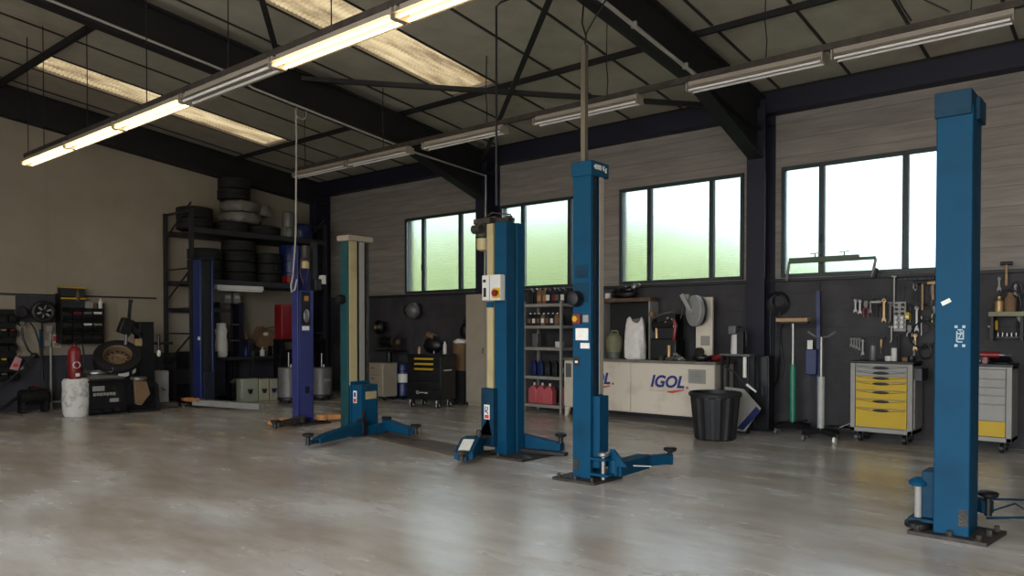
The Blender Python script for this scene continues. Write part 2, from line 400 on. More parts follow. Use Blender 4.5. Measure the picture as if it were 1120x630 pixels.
# purlins
k = 2
for y, h, d in ((10.42, 0.05, 0.05), (8.4, 0.07, 0.05), (4.19, 0.09, 0.06), (0.02, 0.09, 0.06)):
    struct(MB().bb(XL, XR, y-d/2, y+d/2, zroof(y)-h, zroof(y)).build('trim_%d' % k, M_purlin)); k += 1
struct(MB().bb(XL, XR, 10.38, 10.6, 4.36, 4.63).build('trim_%d' % k, M_navy), 'dark blue eaves beam along the top of the window wall'); k += 1
struct(MB().bar((XL+0.1, -2.6, zroof(-2.6)-0.28), (XL+0.1, 10.6, zroof(10.6)-0.26), 0.2, 0.5).build('trim_%d' % k, M_steel_dark)); k += 1
# sill ledge of the dark panelling
struct(MB().bb(-14.5, XR, 10.53, 10.6, 2.045, 2.085).build('trim_%d' % k, M_greydark)); k += 1
# thin conduit line along the left wall
struct(MB().bb(XL, XL+0.03, -2.5, 6.8, 1.955, 1.985).build('trim_%d' % k, M_greydark)); k += 1

# portal frames: column, rafter, haunch; I-sections
def rz_bot(y): return 4.6+0.12*(6-y)
def rafter(x, lab):
    r = thing('roof_rafter', lab, 'roof beam', (x, 0, 0))
    y0, y1 = 10.3, -2.6
    m = MB()
    for zz, t, wd in ((0.0, 0.025, 0.19), (0.46, 0.03, 0.19)):
        m.prism([(y0, rz_bot(y0)+zz), (y1, rz_bot(y1)+zz), (y1, rz_bot(y1)+zz+t), (y0, rz_bot(y0)+zz+t)], -wd/2, wd/2, 'X')
    m.prism([(y0, rz_bot(y0)), (y1, rz_bot(y1)), (y1, rz_bot(y1)+0.46), (y0, rz_bot(y0)+0.46)], -0.015, 0.015, 'X')
    m.build('beam', M_steel_dark, r)
    h = MB()
    h.prism([(10.25, 3.72), (8.5, rz_bot(8.5)), (10.25, rz_bot(10.25))], -0.012, 0.012, 'X')
    h.bar((0, 10.25, 3.72), (0, 8.5, rz_bot(8.5)-0.01), 0.2, 0.025)
    h.build('haunch', M_steel_dark, r)
    return r
def column(x, lab):
    c = MB()
    c.bb(-0.13, 0.13, 10.22, 10.245, 0, 4.42); c.bb(-0.13, 0.13, 10.57, 10.595, 0, 4.42); c.bb(-0.012, 0.012, 10.24, 10.575, 0, 4.42)
    c.bb(-0.13, 0.13, 10.22, 10.595, 4.2, 4.22); c.bb(-0.15, 0.15, 10.215, 10.595, 0, 0.02)
    o = c.build('steel_column', M_navy, None, (x, 0, 0)); tag(o, lab, 'column'); o['kind'] = 'structure'; return o
rafter(-9.42, 'dark steel roof rafter running down to the column behind the cream panelled post')
rafter(-4.3, 'dark steel roof rafter ending between the two right windows')
rafter(0.85, 'dark steel roof rafter nearest the right edge')
column(-14.5, 'dark steel column standing in the far room corner')
column(-9.42, 'dark blue steel column between the two left windows')
column(-4.3, 'dark blue steel column beside the rightmost window')
column(0.85, 'dark blue steel column beyond the right edge')
# wind bracing angles under the roof
def brace(p, q, lab, rr=0.03):
    m = MB().bar(p, q, 0.07, 0.012); m.bar((p[0], p[1], p[2]+0.03), (q[0], q[1], q[2]+0.03), 0.012, 0.07)
    tag(m.build('roof_brace', M_steel_dark), lab, 'brace', 'steel cross braces under the roof')
brace((-9.5, 10.3, 4.36), (-4.35, 5.95, 4.95), 'dark brace rising steeply from the middle column towards the camera')
brace((-9.35, 6.4, 4.9), (-4.4, 10.3, 4.42), 'nearly level dark brace crossing behind the long skylight')
brace((-9.35, 6.1, 4.93), (-4.4, 2.1, 5.3), 'short visible brace above the unlit lamp of the front row')

# windows in the rear wall
def window(i, a, b):
    fr = MB(); y0, y1 = 10.57, 10.64; t = 0.05
    fr.bb(a, b, y0, y1, WZ0, WZ0+t); fr.bb(a, b, y0, y1, WZ1-t, WZ1); fr.bb(a, a+t, y0, y1, WZ0+t, WZ1-t); fr.bb(b-t, b, y0, y1, WZ0+t, WZ1-t)
    for f in (0.265, 0.765): x = a+(b-a)*f; fr.bb(x-0.035, x+0.035, y0-0.01, y1, WZ0+t, WZ1-t)
    o = struct(fr.build('window_%d' % i, M_winfr, bevel=0.004))
    xs = [a+t, a+(b-a)*0.265-0.035, a+(b-a)*0.265+0.035, a+(b-a)*0.765-0.035, a+(b-a)*0.765+0.035, b-t]
    for q in range(3):
        MB().bb(xs[2*q], xs[2*q+1], 10.60, 10.608, WZ0+t, WZ1-t).build('pane', M_glass, o, flat=True)
    h = MB().bb(xs[2]-0.05, xs[2]-0.02, 10.535, 10.565, 2.55, 2.67); h.build('window_handle', M_greydark, o)
for i, (a, b) in enumerate(WIN): window(i+1, a, b)

# outdoors
gm = mat('grass_outside', (0.10, 0.17, 0.04), 0.9, 0, 0.3, 3)
hm = mat('leaves_outside', (0.46, 0.50, 0.20), 0.9, 0, 0.35, 4)
am = mat('yard_asphalt', (0.50, 0.46, 0.41), 0.9, 0, 0.1, 3)
struct(MB().bb(-60, 40, 10.82, 60, -0.2, -0.02).build('ground', gm, flat=True))
struct(MB().bb(-60, 40, -50, -2.82, -0.2, -0.02).build('ground', am, flat=True))
struct(MB().bb(4.42, 40, -2.8, 10.8, -0.2, -0.02).build('ground', am, flat=True))
hd = MB(); rnd = random.Random(3)
for i in range(90):
    x = -40+i*0.55; top = 5.0 if x < -14 else (5.0-(x+14)*0.26 if x < -5 else 2.6)
    top = top*(0.9+0.2*rnd.random()); y = 20+rnd.uniform(-1.5, 1.5)
    hd.ell((x, y, top*0.45), (1.5, 1.4, top*0.56), u=10, v=7)
hd.rough(0.12, 2)
tag(hd.build('hedge', hm), 'green hedge outside, blurred behind the frosted windows', 'hedge')

# ------------------------------------------------------------------ hanging fluorescent lamps
def lamp(name, label, x0, x1, y, z, on, group):
    L_ = x1-x0-0.05
    t = thing(name, label, 'lamp', ((x0+x1)/2, y, z), 0, group)
    b = MB(); b.bb(-L_/2, L_/2, -0.035, 0.035, 0.0, 0.05); b.build('lamp_housing', M_refl, t, bevel=0.004)
    r = MB()
    for s in (-1, 1):
        r.prism([(s*0.02, 0.0), (s*0.11, -0.035), (s*0.11, -0.04), (s*0.02, -0.006)][::s], -L_/2, L_/2, 'X')
    r.each('reflector', M_refl, t)
    e = MB()
    for s in (-1, 1): e.bb(s*L_/2-0.006, s*L_/2+0.006, -0.075, 0.075, -0.062, 0.03)
    e.each('end_plate', M_refl, t)
    for s in (-1, 1):
        MB().cyl((-L_/2+0.02, s*0.05, -0.045), (L_/2-0.02, s*0.05, -0.045), 0.013, n=10).build('tube', M_tube_on if on else M_tube_off, t)
    return t
Y1, Z1 = 3.85, 3.74
g1 = 'fluorescent lamps of the front hanging row'; g2 = 'unlit fluorescent lamps of the rear hanging row'
X1 = [-12.2, -10.65, -9.2, -7.62, -5.98, -4.36, -2.8, -1.2]
lab1 = ['lit fluorescent lamp at the far left end of the front row', 'second lit fluorescent lamp from the far left end', 'lit fluorescent lamp just left of the unlit one', 'only unlit fluorescent lamp in the front row',
        'lit fluorescent lamp just right of the unlit one', 'lit fluorescent lamp cut by the top edge of the view', 'lit fluorescent lamp beyond the top edge']
for i in range(7): lamp('fluorescent_lamp', lab1[i], X1[i], X1[i+1], Y1, Z1, i != 3, g1)
m = MB(); m.bb(-12.25, -1.2, Y1-0.03, Y1+0.03, Z1+0.055, Z1+0.11)
tr = thing('lamp_rail', 'dark hanging rail carrying the lit front row of lamps', 'rail')
m.build('rail', M_iron, tr)
for x in (-12.15, -11.55, -10.1, -8.5, -6.8, -5.2, -3.4): MB().cyl((x, Y1, Z1+0.1), (x, Y1, zroof(Y1)), 0.006, n=6).build('hanger', M_steel_dark, tr)
Y2, Z2 = 7.6, 4.0
seg2 = [(-11.28, -9.84), (-9.82, -8.38), (-8.1, -6.57), (-6.08, -4.54), (-3.97, -2.5), (-2.46, -0.96)]
lab2 = ['unlit lamp at the far left end of the rear row', 'unlit lamp left of the middle rafter in the rear row', 'unlit lamp over the control box post', 'unlit lamp in front of the pole on the middle blue post',
        'unlit lamp beside the right rafter in the rear row', 'unlit lamp at the right end of the rear row']
for (a, b), l in zip(seg2, lab2): lamp('fluorescent_lamp', l, a, b, Y2, Z2, False, g2)
tr = thing('lamp_rail', 'rusty hanging rail carrying the unlit rear row of lamps', 'rail')
MB().bb(-11.35, -0.9, Y2-0.03, Y2+0.03, Z2+0.055, Z2+0.115).build('rail', M_iron, tr)
for x in (-11.0, -9.0, -6.9, -5.0, -3.1, -1.3): MB().tube([(x, Y2, Z2+0.1), (x+0.01, Y2, Z2+0.3), (x-0.01, Y2, Z2+0.5), (x, Y2, zroof(Y2))], 0.006, 6).build('hanger', M_steel_dark, tr)
for x in (-1.75, -0.95):
    MB().tube([(x+0.25*math.sin(t*PI)*(1 if x > -1.5 else -1)+0.3*t, Y2-0.06, Z2+0.13+0.28*math.sin(t*PI)) for t in [i/10 for i in range(11)]], 0.008, 6).build('cable_loop', M_cable, tr)

# conduits clipped on the rafters
c = MB().tube([(-9.27, -2.3, rz_bot(-2.3)+0.02), (-9.27, 5.3, rz_bot(5.3)+0.02), (-9.27, 5.6, rz_bot(5.6)-0.06), (-9.27, 8.55, rz_bot(8.55)-0.06), (-9.27, 10.19, 4.12), (-9.3, 10.19, 2.3)], 0.016, 8)
c.box((-9.27, 5.45, rz_bot(5.45)-0.02), (0.09, 0.12, 0.09))
tag(c.build('wiring_conduit', M_pipe), 'pale conduit clipped under the left rafter and down its column', 'conduit')
c = MB().tube([(-4.15, 2, rz_bot(2)-0.03), (-4.15, 8.2, rz_bot(8.2)-0.03)], 0.022, 8)
for y in (3.5, 4.6, 5.7, 6.8, 7.9): c.box((-4.15, y, rz_bot(y)-0.02), (0.06, 0.03, 0.06))
tag(c.build('wiring_conduit', M_pipe), 'pale conduit clipped under the right rafter', 'conduit')
c = MB().tube([(-9.55, 6.45, rz_bot(6.4)-0.02), (-9.56, 6.46, 4.0), (-9.6, 6.47, 2.75), (-9.6, 6.42, 2.15), (-9.62, 6.4, 2.02), (-9.58, 6.38, 1.92), (-9.5, 6.38, 1.95), (-9.47, 6.4, 2.1)], 0.013, 8)
c.torus((-9.5, 6.5, rz_bot(6.4)-0.06), 0.09, 0.012, Matrix.Rotation(PI/2, 4, 'Y'), 20, 6)
tag(c.build('power_cable', M_pipe), 'pale cable dropping from the rafter to the violet post', 'cable')
c = MB().tube([(-5.62, 6.35, 2.75), (-5.62, 6.35, 4.92), (-5.55, 6.35, 4.95), (-4.45, 6.35, 4.95)], 0.012, 8)
tag(c.build('air_pipe', M_cable), 'thin dark pipe rising from the post with the control box', 'pipe')

# ------------------------------------------------------------------ vehicle lift posts
def c_section(w, d, o, t=0.02, lip=0.06):
    """C profile, w along X, d along Y, open towards o*X, centred"""
    P = [(-w/2, -d/2), (w/2, -d/2), (w/2, -d/2+lip), (w/2-t, -d/2+lip), (w/2-t, -d/2+t), (-w/2+t, -d/2+t), (-w/2+t, d/2-t), (w/2-t, d/2-t), (w/2-t, d/2-lip), (w/2, d/2-lip), (w/2, d/2), (-w/2, d/2)]
    return [(x*o, y) for x, y in P][::o]
def pad_disc(parent, x, y, z0, z1, m=M_black):
    p = MB().cyl((x, y, z0), (x, y, z1-0.03), 0.025, n=12).lathe([(0.03, z1-0.045), (0.062, z1-0.03), (0.066, z1-0.008), (0.055, z1), (0.02, z1)], (x, y, 0), 20)
    return p.build('lift_pad', m, parent)
def arm(parent, p, q, tip, m, w=0.11, h=0.09, z=0.10, name='lift_arm'):
    """tapered outer tube p->q, inner tube q->tip, pad at tip"""
    a = MB().bar((*p, z), (*q, z), w, h); a.cyl((*p, z-0.06), (*p, z+0.09), 0.05, n=16)
    o = a.build(name, m, parent, bevel=0.006)
    MB().bar((*q, z), (*tip, z), w*0.72, h*0.72).build('arm_extension', m, o, bevel=0.004)
    pad_disc(o, tip[0], tip[1], z-0.06, z+0.11)
    return o
def base(parent, x0, x1, y0, y1, t=0.025):
    b = MB().bb(x0, x1, y0, y1, 0, t)
    b.build('base_plate', M_iron, parent, bevel=0.004)
    for x in (x0+0.05, (x0+x1)/2, x1-0.05):
        for y in (y0+0.04, y1-0.04):
            MB().cyl((x, y, t), (x, y, t+0.035), 0.016, n=6).build('anchor_bolt', M_iron, parent)

# --- middle right post (4000 Kg)
def post_mid():
    t = thing('lift_post', 'blue car lift post with 4000 Kg plate and tall pole on top', 'car lift', (-4.085, 5.90, 0))
    MB().prism(c_section(0.20, 0.21, 1, lip=0.05), 0.02, 2.80, 'Z').build('post_column', M_blue, t, bevel=0.006)
    cp = MB().bb(-0.11, 0.115, -0.12, 0.17, 2.79, 2.925).build('post_cap', M_blue, t, bevel=0.006)
    text_mesh('4000 Kg', 0.062, M_paper, 'lettering', cp, (0.1165, 0.025, 2.87), (PI/2, 0, PI/2), offset=0.0015)
    MB().bb(0.10, 0.108, 0.03, 0.095, 0.79, 2.79).build('guide_rail', M_refl, t)
    MB().bb(0.06, 0.09, -0.03, 0.0, 0.1, 2.79).build('drive_screw', M_greydark, t)
    base(t, -0.23, 0.24, -0.25, 0.22)
    cr = MB().bb(0.085, 0.17, -0.06, 0.09, 0.12, 0.78); cr.bb(0.1, 0.30, -0.13, 0.15, 0.06, 0.085); cr.bb(0.1, 0.27, -0.12, 0.14, 0.20, 0.225)
    cr.build('carriage', M_blue, t, bevel=0.006)
    MB().cyl((0.225, -0.08, 0.03), (0.225, -0.08, 0.26), 0.022, n=14).lathe([(0.045, 0.24), (0.055, 0.25), (0.055, 0.275), (0.03, 0.285)], (0.225, -0.08, 0), 16).build('pivot_pin', M_chrome, t)
    tx, ty = on_z(733, 492, 0.2); jx, jy = on_z(706, 506, 0.1)
    o = arm(t, (0.27, 0.03), (jx+4.085-0.02, jy-5.90), (tx+4.085, ty-5.90), M_blue, w=0.14, h=0.13, z=0.115)
    MB().lathe([(0.02, 0.14), (0.05, 0.15), (0.055, 0.165), (0.02, 0.18)], (jx+4.085, jy-5.9+0.02, 0), 16).build('lock_knob', M_black, o)
    MB().prism([(0.24, 0.15), (0.42, 0.15), (0.28, 0.30), (0.24, 0.30)], 0.0, 0.025, 'Y').build('arm_gusset', M_blue, t)
    MB().box((0.48, 0.17, 0.15), (0.16, 0.05, 0.003), rz=R(28)).build('white_strip', M_paper, o)
    # furniture on the narrow front
    f = -0.106
    MB().bb(-0.07, 0.07, f-0.004, f, 1.86, 1.98).build('data_plate', M_blueS, t)
    MB().bb(-0.08, 0.08, f-0.004, f, 1.64, 1.82).build('data_plate', M_blueS, t)
    MB().lathe([(0.0, 0.0), (0.07, 0.0), (0.075, 0.04), (0.06, 0.09), (0.03, 0.10)], (-0.04, f-0.0, 1.67), 20, Matrix.Rotation(PI/2, 4, 'X')).build('limit_cover', M_black, t)
    sw = MB().bb(-0.085, 0.0, f-0.03, f, 1.44, 1.53).build('switch_box', M_red, t, bevel=0.004)
    MB().cyl((-0.042, f-0.03, 1.485), (-0.042, f-0.055, 1.485), 0.026, n=16).build('switch_knob', M_yellow, sw)
    MB().bb(0.02, 0.08, f-0.008, f, 1.455, 1.52).build('sticker', M_lgrey, t)
    MB().bb(-0.065, 0.075, f-0.003, f, 1.29, 1.40).build('paper_label', M_paper, t)
    MB().bb(-0.01, 0.09, f-0.004, f, 1.215, 1.265).build('paper_label', M_paper, t)
    MB().bb(-0.085, -0.02, f-0.003, f, 1.05, 1.14).build('sticker', M_black, t)
    MB().bb(-0.07, -0.04, f-0.005, f-0.003, 1.08, 1.10).build('sticker', M_paper, t)
    MB().bb(-0.09, -0.03, f-0.003, f, 0.09, 0.19).build('rust_patch', M_iron, t)
    p = MB().bb(-0.07, -0.022, -0.024, 0.024, 2.925, 4.02)
    p.build('cable_pole', mat('pole_grey', (0.13, 0.11, 0.08), 0.5, 0.2, 0.1, 4), t)
    wv = MB().tube([(-0.045, 0, 4.02), (-0.04, 0.02, 4.1), (-0.25, 0.25, 4.35), (-0.36, 0.45, 4.75), (-0.3, 0.5, 5.1)], 0.009, 6)
    wv.tube([(-0.045, 0, 4.02), (0.0, -0.03, 4.12), (0.16, -0.1, 4.22), (0.26, 0.0, 4.45), (0.24, 0.1, 4.62)], 0.007, 6)
    wv.each('cable', M_cable, t)
post_mid()
# --- right post
def post_right():
    X0, Y0 = -1.075, 5.93
    t = thing('lift_post', 'large blue car lift post nearest the right edge with small paper sticker', 'car lift', (X0, Y0, 0))
    MB().prism(c_section(0.215, 0.30, -1), 0.02, 2.86, 'Z').build('post_column', M_blue, t, bevel=0.008)
    MB().bb(-0.118, 0.10, -0.165, 0.165, 2.80, 2.965).bb(0.10, 0.13, -0.05, 0.165, 2.78, 2.93).build('post_cap', M_blueS, t, bevel=0.006)
    MB().bb(-0.1, -0.085, -0.08, -0.055, 0.1, 2.79).build('guide_rail', M_chrome, t)
    b = MB().prism([(-0.25, -0.22), (0.22, -0.24), (0.27, 0.2), (-0.2, 0.24)], 0, 0.025, 'Z'); b.build('base_plate', M_iron, t)
    for x, y in ((-0.2, -0.17), (0.0, -0.19), (0.17, -0.19), (0.2, 0.0), (0.22, 0.16), (-0.18, 0.18)): MB().cyl((x, y, 0.025), (x, y, 0.06), 0.017, n=6).cyl((x, y, 0.02), (x, y, 0.03), 0.03, n=12).build('anchor_bolt', M_iron, t)
    MB().bb(-0.19, -0.08, -0.09, 0.12, 0.10, 0.42).bb(-0.27, -0.1, -0.12, 0.13, 0.07, 0.095).build('carriage', M_blueS, t, bevel=0.006)
    MB().cyl((-0.215, -0.07, 0.09), (-0.215, -0.07, 0.34), 0.024, n=16).build('pivot_pin', M_lgrey, t)
    MB().lathe([(0.03, 0.31), (0.058, 0.318), (0.062, 0.34), (0.04, 0.36), (0.02, 0.37)], (-0.215, -0.07, 0), 18).build('pin_collar', M_blue, t)
    MB().lathe([(0.085, 0.03), (0.085, 0.06), (0.04, 0.09)], (-0.215, -0.07, 0), 18).build('pin_foot', M_black, t)
    tx, ty = on_z(1081, 536, 0.26)
    arm(t, (-0.2, 0.1), (-0.03, 0.50), (tx-X0, ty-Y0), M_blueS, w=0.13, h=0.12, z=0.14)
    g = MB().tube([(0.13, 0.36, 0.06), (0.40, 0.62, 0.06), (0.40, 0.62, 0.13), (0.30, 0.85, 0.13), (0.1, 0.72, 0.13)], 0.009, 8); g.tube([(0.40, 0.62, 0.06), (0.26, 0.66, 0.13), (0.13, 0.36, 0.10)], 0.007, 8)
    g.build('foot_guard', M_blueS, t)
    f = -0.1505
    MB().box((-0.04, f, 1.575), (0.058, 0.003, 0.028), ry=R(-28)).build('paper_sticker', M_paper, t)
    s = MB()
    for zz in (1.285, 1.41): 
        for x in (0.02, 0.065): s.box((x, f, zz), (0.018, 0.003, 0.018))
    for zz, ww in ((1.31, 0.03), (1.33, 0.04), (1.365, 0.04), (1.39, 0.03)): s.box((0.043, f, zz), (ww, 0.003, 0.008))
    s.box((0.025, f, 1.345), (0.008, 0.003, 0.07)); s.box((0.062, f, 1.355), (0.008, 0.003, 0.06)); s.tube([(0.035, f, 1.33), (0.052, f, 1.37), (0.04, f, 1.385)], 0.004, 5)
    s.build('worn_pictogram', mat('worn_sticker', (0.35, 0.45, 0.5), 0.6), t)
    MB().bb(0.045, 0.10, f-0.003, f, 0.09, 0.20).build('rust_patch', M_iron, t)
post_right()
# --- left post with cream covers
def post_cream():
    X0, Y0 = -8.25, 6.47
    t = thing('lift_post', 'teal car lift post with cream cover strip and cream cap', 'car lift', (X0, Y0, 0))
    MB().prism(c_section(0.155, 0.36, 1, lip=0.03), 0.02, 2.55, 'Z').build('post_column', M_teal, t, bevel=0.006)
    MB().bb(-0.11, 0.13, -0.21, 0.21, 2.545, 2.62).build('post_cap', M_locker, t, bevel=0.01)
    MB().bb(0.075, 0.088, -0.155, -0.03, 0.65, 2.545).build('screw_cover', M_cream, t, bevel=0.003)
    MB().bb(0.06, 0.078, 0.02, 0.10, 0.1, 2.545).build('guide_rail', M_lgrey, t)
    MB().bb(0.06, 0.082, 0.13, 0.165, 0.1, 2.545).build('side_rail', M_iron, t)
    MB().lathe([(0.0, 0), (0.06, 0), (0.065, 0.05), (0.05, 0.09)], (-0.02, -0.18, 1.78), 16, RX90).build('limit_cover', M_black, t)
    base(t, -0.2, 0.3, -0.28, 0.28)
    h = MB().bb(0.09, 0.29, -0.13, 0.15, 0.10, 0.66); h.bb(0.04, 0.10, -0.15, 0.17, 0.12, 0.70); h.build('carriage', M_blue, t, bevel=0.006)
    MB().bb(0.291, 0.296, -0.06, 0.12, 0.47, 0.57).build('data_plate', M_cream, t)
    s = MB().bb(0.13, 0.2, -0.134, -0.130, 0.42, 0.58).build('warning_sticker', M_paper, t); MB().bb(0.14, 0.19, -0.136, -0.134, 0.43, 0.48).build('red_band', M_redink, s); MB().bb(0.145, 0.185, -0.136, -0.134, 0.50, 0.56).build('blue_band', M_navyink, s)
    for y in (-0.07, -0.02, 0.03, 0.08):
        for z in (0.61, 0.64): MB().cyl((0.29, y, z), (0.3, y, z), 0.009, n=6).build('bolt', M_iron, t)
    MB().prism([(-0.26, 0.02), (0.26, 0.02), (0.22, 0.14), (-0.22, 0.14)], 0.30, 0.42, 'X').build('arm_bracket', M_blue, t, bevel=0.004)
    lx, ly = on_z(337, 473, 0.2); rx, ry = on_z(455, 463, 0.2)
    a = MB().prism([(0, 0.05), (1, 0.05), (1, 0.12), (0, 0.22)], -0.07, 0.07, 'Y')
    def taper(p, q, name='lift_arm'):
        p = Vector((*p, 0)); q = Vector((*q, 0)); d = (q-p); L_ = d.length
        M = Matrix.Translation(p) @ Matrix.Rotation(math.atan2(d.y, d.x), 4, 'Z')
        mb = MB().prism([(0, 0.05), (L_*0.86, 0.05), (L_*0.86, 0.11), (L_*0.7, 0.14), (0, 0.20)], -0.06, 0.06, 'Y', M)
        o = mb.build(name, M_blue, t, bevel=0.005)
        MB().prism([(L_*0.8, 0.06), (L_, 0.06), (L_, 0.10), (L_*0.8, 0.10)], -0.035, 0.035, 'Y', M).build('arm_extension', M_blueS, o)
        pad_disc(o, q.x, q.y, 0.05, 0.19)
    a.bm.free()
    taper((0.38, -0.20), (lx-X0, ly-Y0)); taper((0.38, 0.2), (rx-X0, ry-Y0))
    MB().bb(0.34, 0.46, -0.24, -0.17, 0.03, 0.23).bb(0.34, 0.46, 0.17, 0.24, 0.03, 0.23).build('pivot_block', M_black, t, bevel=0.004)
    MB().prism([(-0.18, 0.14), (-0.10, 0.14), (-0.10, 0.36)], 0.31, 0.33, 'X').build('toe_guard', M_greydark, t)
post_cream()
# --- right post of that lift with control box and motor
def post_control():
    X0, Y0 = -5.60, 6.47
    t = thing('lift_post', 'blue car lift post carrying a white control box and a motor', 'car lift', (X0, Y0, 0))
    MB().prism([(0.15, -0.15), (0.15, -0.01), (0.135, 0.0), (0.135, 0.03), (0.15, 0.04), (0.15, 0.16), (-0.02, 0.16), (-0.02, -0.15)], 0.02, 2.56, 'Z').build('post_column', M_blue, t, bevel=0.006)
    MB().bb(-0.06, -0.02, -0.14, 0.14, 0.1, 2.55).build('post_back', M_teal, t)
    MB().bb(-0.115, -0.03, -0.165, -0.135, 0.70, 2.55).build('screw_cover', M_cream, t, bevel=0.003)
    MB().bb(-0.145, -0.12, -0.14, -0.10, 0.1, 2.55).build('guide_rail', M_lgrey, t)
    MB().bb(-0.16, 0.02, -0.22, 0.1, 0.10, 0.74).build('carriage', M_blueS, t, bevel=0.006)
    s = MB().bb(-0.11, -0.03, -0.224, -0.22, 0.40, 0.56).build('warning_sticker', M_paper, t)
    MB().bb(-0.10, -0.04, -0.226, -0.224, 0.41, 0.45).build('red_band', M_redink, s); MB().tube([(-0.09, -0.226, 0.47), (-0.09, -0.226, 0.54), (-0.055, -0.226, 0.53), (-0.06, -0.226, 0.50), (-0.08, -0.226, 0.50), (-0.05, -0.226, 0.46)], 0.006, 5).build('pictogram', M_navyink, s)
    cb = MB().bb(-0.11, 0.155, -0.26, -0.17, 1.70, 1.98).build('control_box', M_white, t, bevel=0.01)
    MB().box((0.10, -0.263, 1.78), (0.1, 0.006, 0.11)).build('switch_plate', M_yellow, cb)
    MB().cyl((0.10, -0.265, 1.78), (0.10, -0.30, 1.78), 0.035, n=18).build('rotary_switch', M_red, cb)
    MB().bb(-0.085, -0.045, -0.263, -0.26, 1.74, 1.84).bb(-0.09, -0.05, -0.263, -0.26, 1.90, 1.93).build('marking', M_greydark, cb)
    MB().bb(0.0, 0.006, -0.262, -0.26, 1.71, 1.97).build('seam', M_greydark, cb)
    MB().bb(-0.115, -0.02, -0.18, -0.165, 1.63, 1.69).build('blue_band', M_blue, t)
    mo = MB().cyl((-0.24, -0.1, 2.42), (-0.24, -0.1, 2.58), 0.075, n=18).bb(-0.32, -0.08, -0.17, -0.03, 2.56, 2.62); mo.cyl((-0.30, -0.19, 2.50), (-0.18, -0.19, 2.50), 0.05, n=14)
    mo.build('motor', M_iron, t, bevel=0.003)
    MB().lathe([(0.02, 2.26), (0.065, 2.275), (0.07, 2.30), (0.07, 2.40), (0.04, 2.415)], (-0.24, -0.1, 0), 18).build('fluid_reservoir', M_cream, t)
    MB().bb(-0.2, 0.10, -0.06, 0.05, 2.575, 2.62).cyl((-0.15, 0, 2.61), (-0.15, 0, 2.65), 0.05, n=18).cyl((0.06, 0, 2.61), (0.06, 0, 2.64), 0.04, n=18).tube([(-0.3, -0.08, 2.60), (-0.1, -0.1, 2.68), (0.1, -0.02, 2.65), (0.1, 0.02, 2.58)], 0.008, 6).build('drive_plate', M_iron, t)
    MB().bb(-0.22, 0.5, -0.30, 0.28, 0, 0.025).build('base_plate', M_iron, t)
    for x, y in ((-0.15, -0.25), (0.12, -0.25), (0.3, 0.2)): MB().cyl((x, y, 0.02), (x, y, 0.05), 0.016, n=6).build('anchor_bolt', M_iron, t)
    lx, ly = on_z(505, 491, 0.17); rx, ry = on_z(615, 477, 0.22)
    p = Vector((-0.10, -0.40, 0)); q = Vector((lx-X0, ly-Y0, 0)); d = q-p; L_ = d.length; M = Matrix.Translation(p) @ Matrix.Rotation(math.atan2(d.y, d.x), 4, 'Z')
    o = MB().prism([(-0.05, 0.05), (L_*0.88, 0.05), (L_*0.88, 0.13), (L_*0.35, 0.23), (-0.05, 0.23)], -0.10, 0.10, 'Y', M).build('lift_arm', M_blue, t, bevel=0.006)
    MB().prism([(L_*0.42, 0.224), (L_*0.84, 0.142), (L_*0.84, 0.146), (L_*0.42, 0.228)], -0.06, 0.06, 'Y', M).build('worn_strip', M_paper, o)
    MB().prism([(L_*0.8, 0.05), (L_, 0.05), (L_, 0.09), (L_*0.8, 0.09)], -0.05, 0.05, 'Y', M).build('arm_extension', M_blueS, o); pad_disc(o, q.x, q.y, 0.05, 0.15, M_iron)
    MB().cyl((-0.05, -0.37, 0.02), (-0.05, -0.37, 0.30), 0.03, n=16).bb(-0.12, 0.0, -0.40, -0.16, 0.03, 0.05).bb(-0.12, 0.0, -0.40, -0.16, 0.21, 0.23).build('pivot_pin', M_iron, t)
    MB().prism([(-0.2, 0.22), (0.0, 0.22), (-0.05, 0.42)], -0.22, -0.2, 'Y').build('toe_guard', M_greydark, t)
    p = Vector((0.08, 0.22, 0)); q = Vector((rx-X0, ry-Y0, 0)); d = q-p; L_ = d.length; M = Matrix.Translation(p) @ Matrix.Rotation(math.atan2(d.y, d.x), 4, 'Z')
    o = MB().prism([(-0.05, 0.06), (L_, 0.06), (L_, 0.14), (-0.05, 0.22)], -0.05, 0.05, 'Y', M).build('lift_arm', M_blue, t, bevel=0.006)
    pad_disc(o, q.x-0.02, q.y, 0.12, 0.25)
    MB().prism([(0.0, 0.025), (L_+0.1, 0.025), (L_+0.1, 0.06), (0, 0.06)], -0.13, -0.05, 'Y', M).build('foot_bar', M_greydark, o)
post_control()
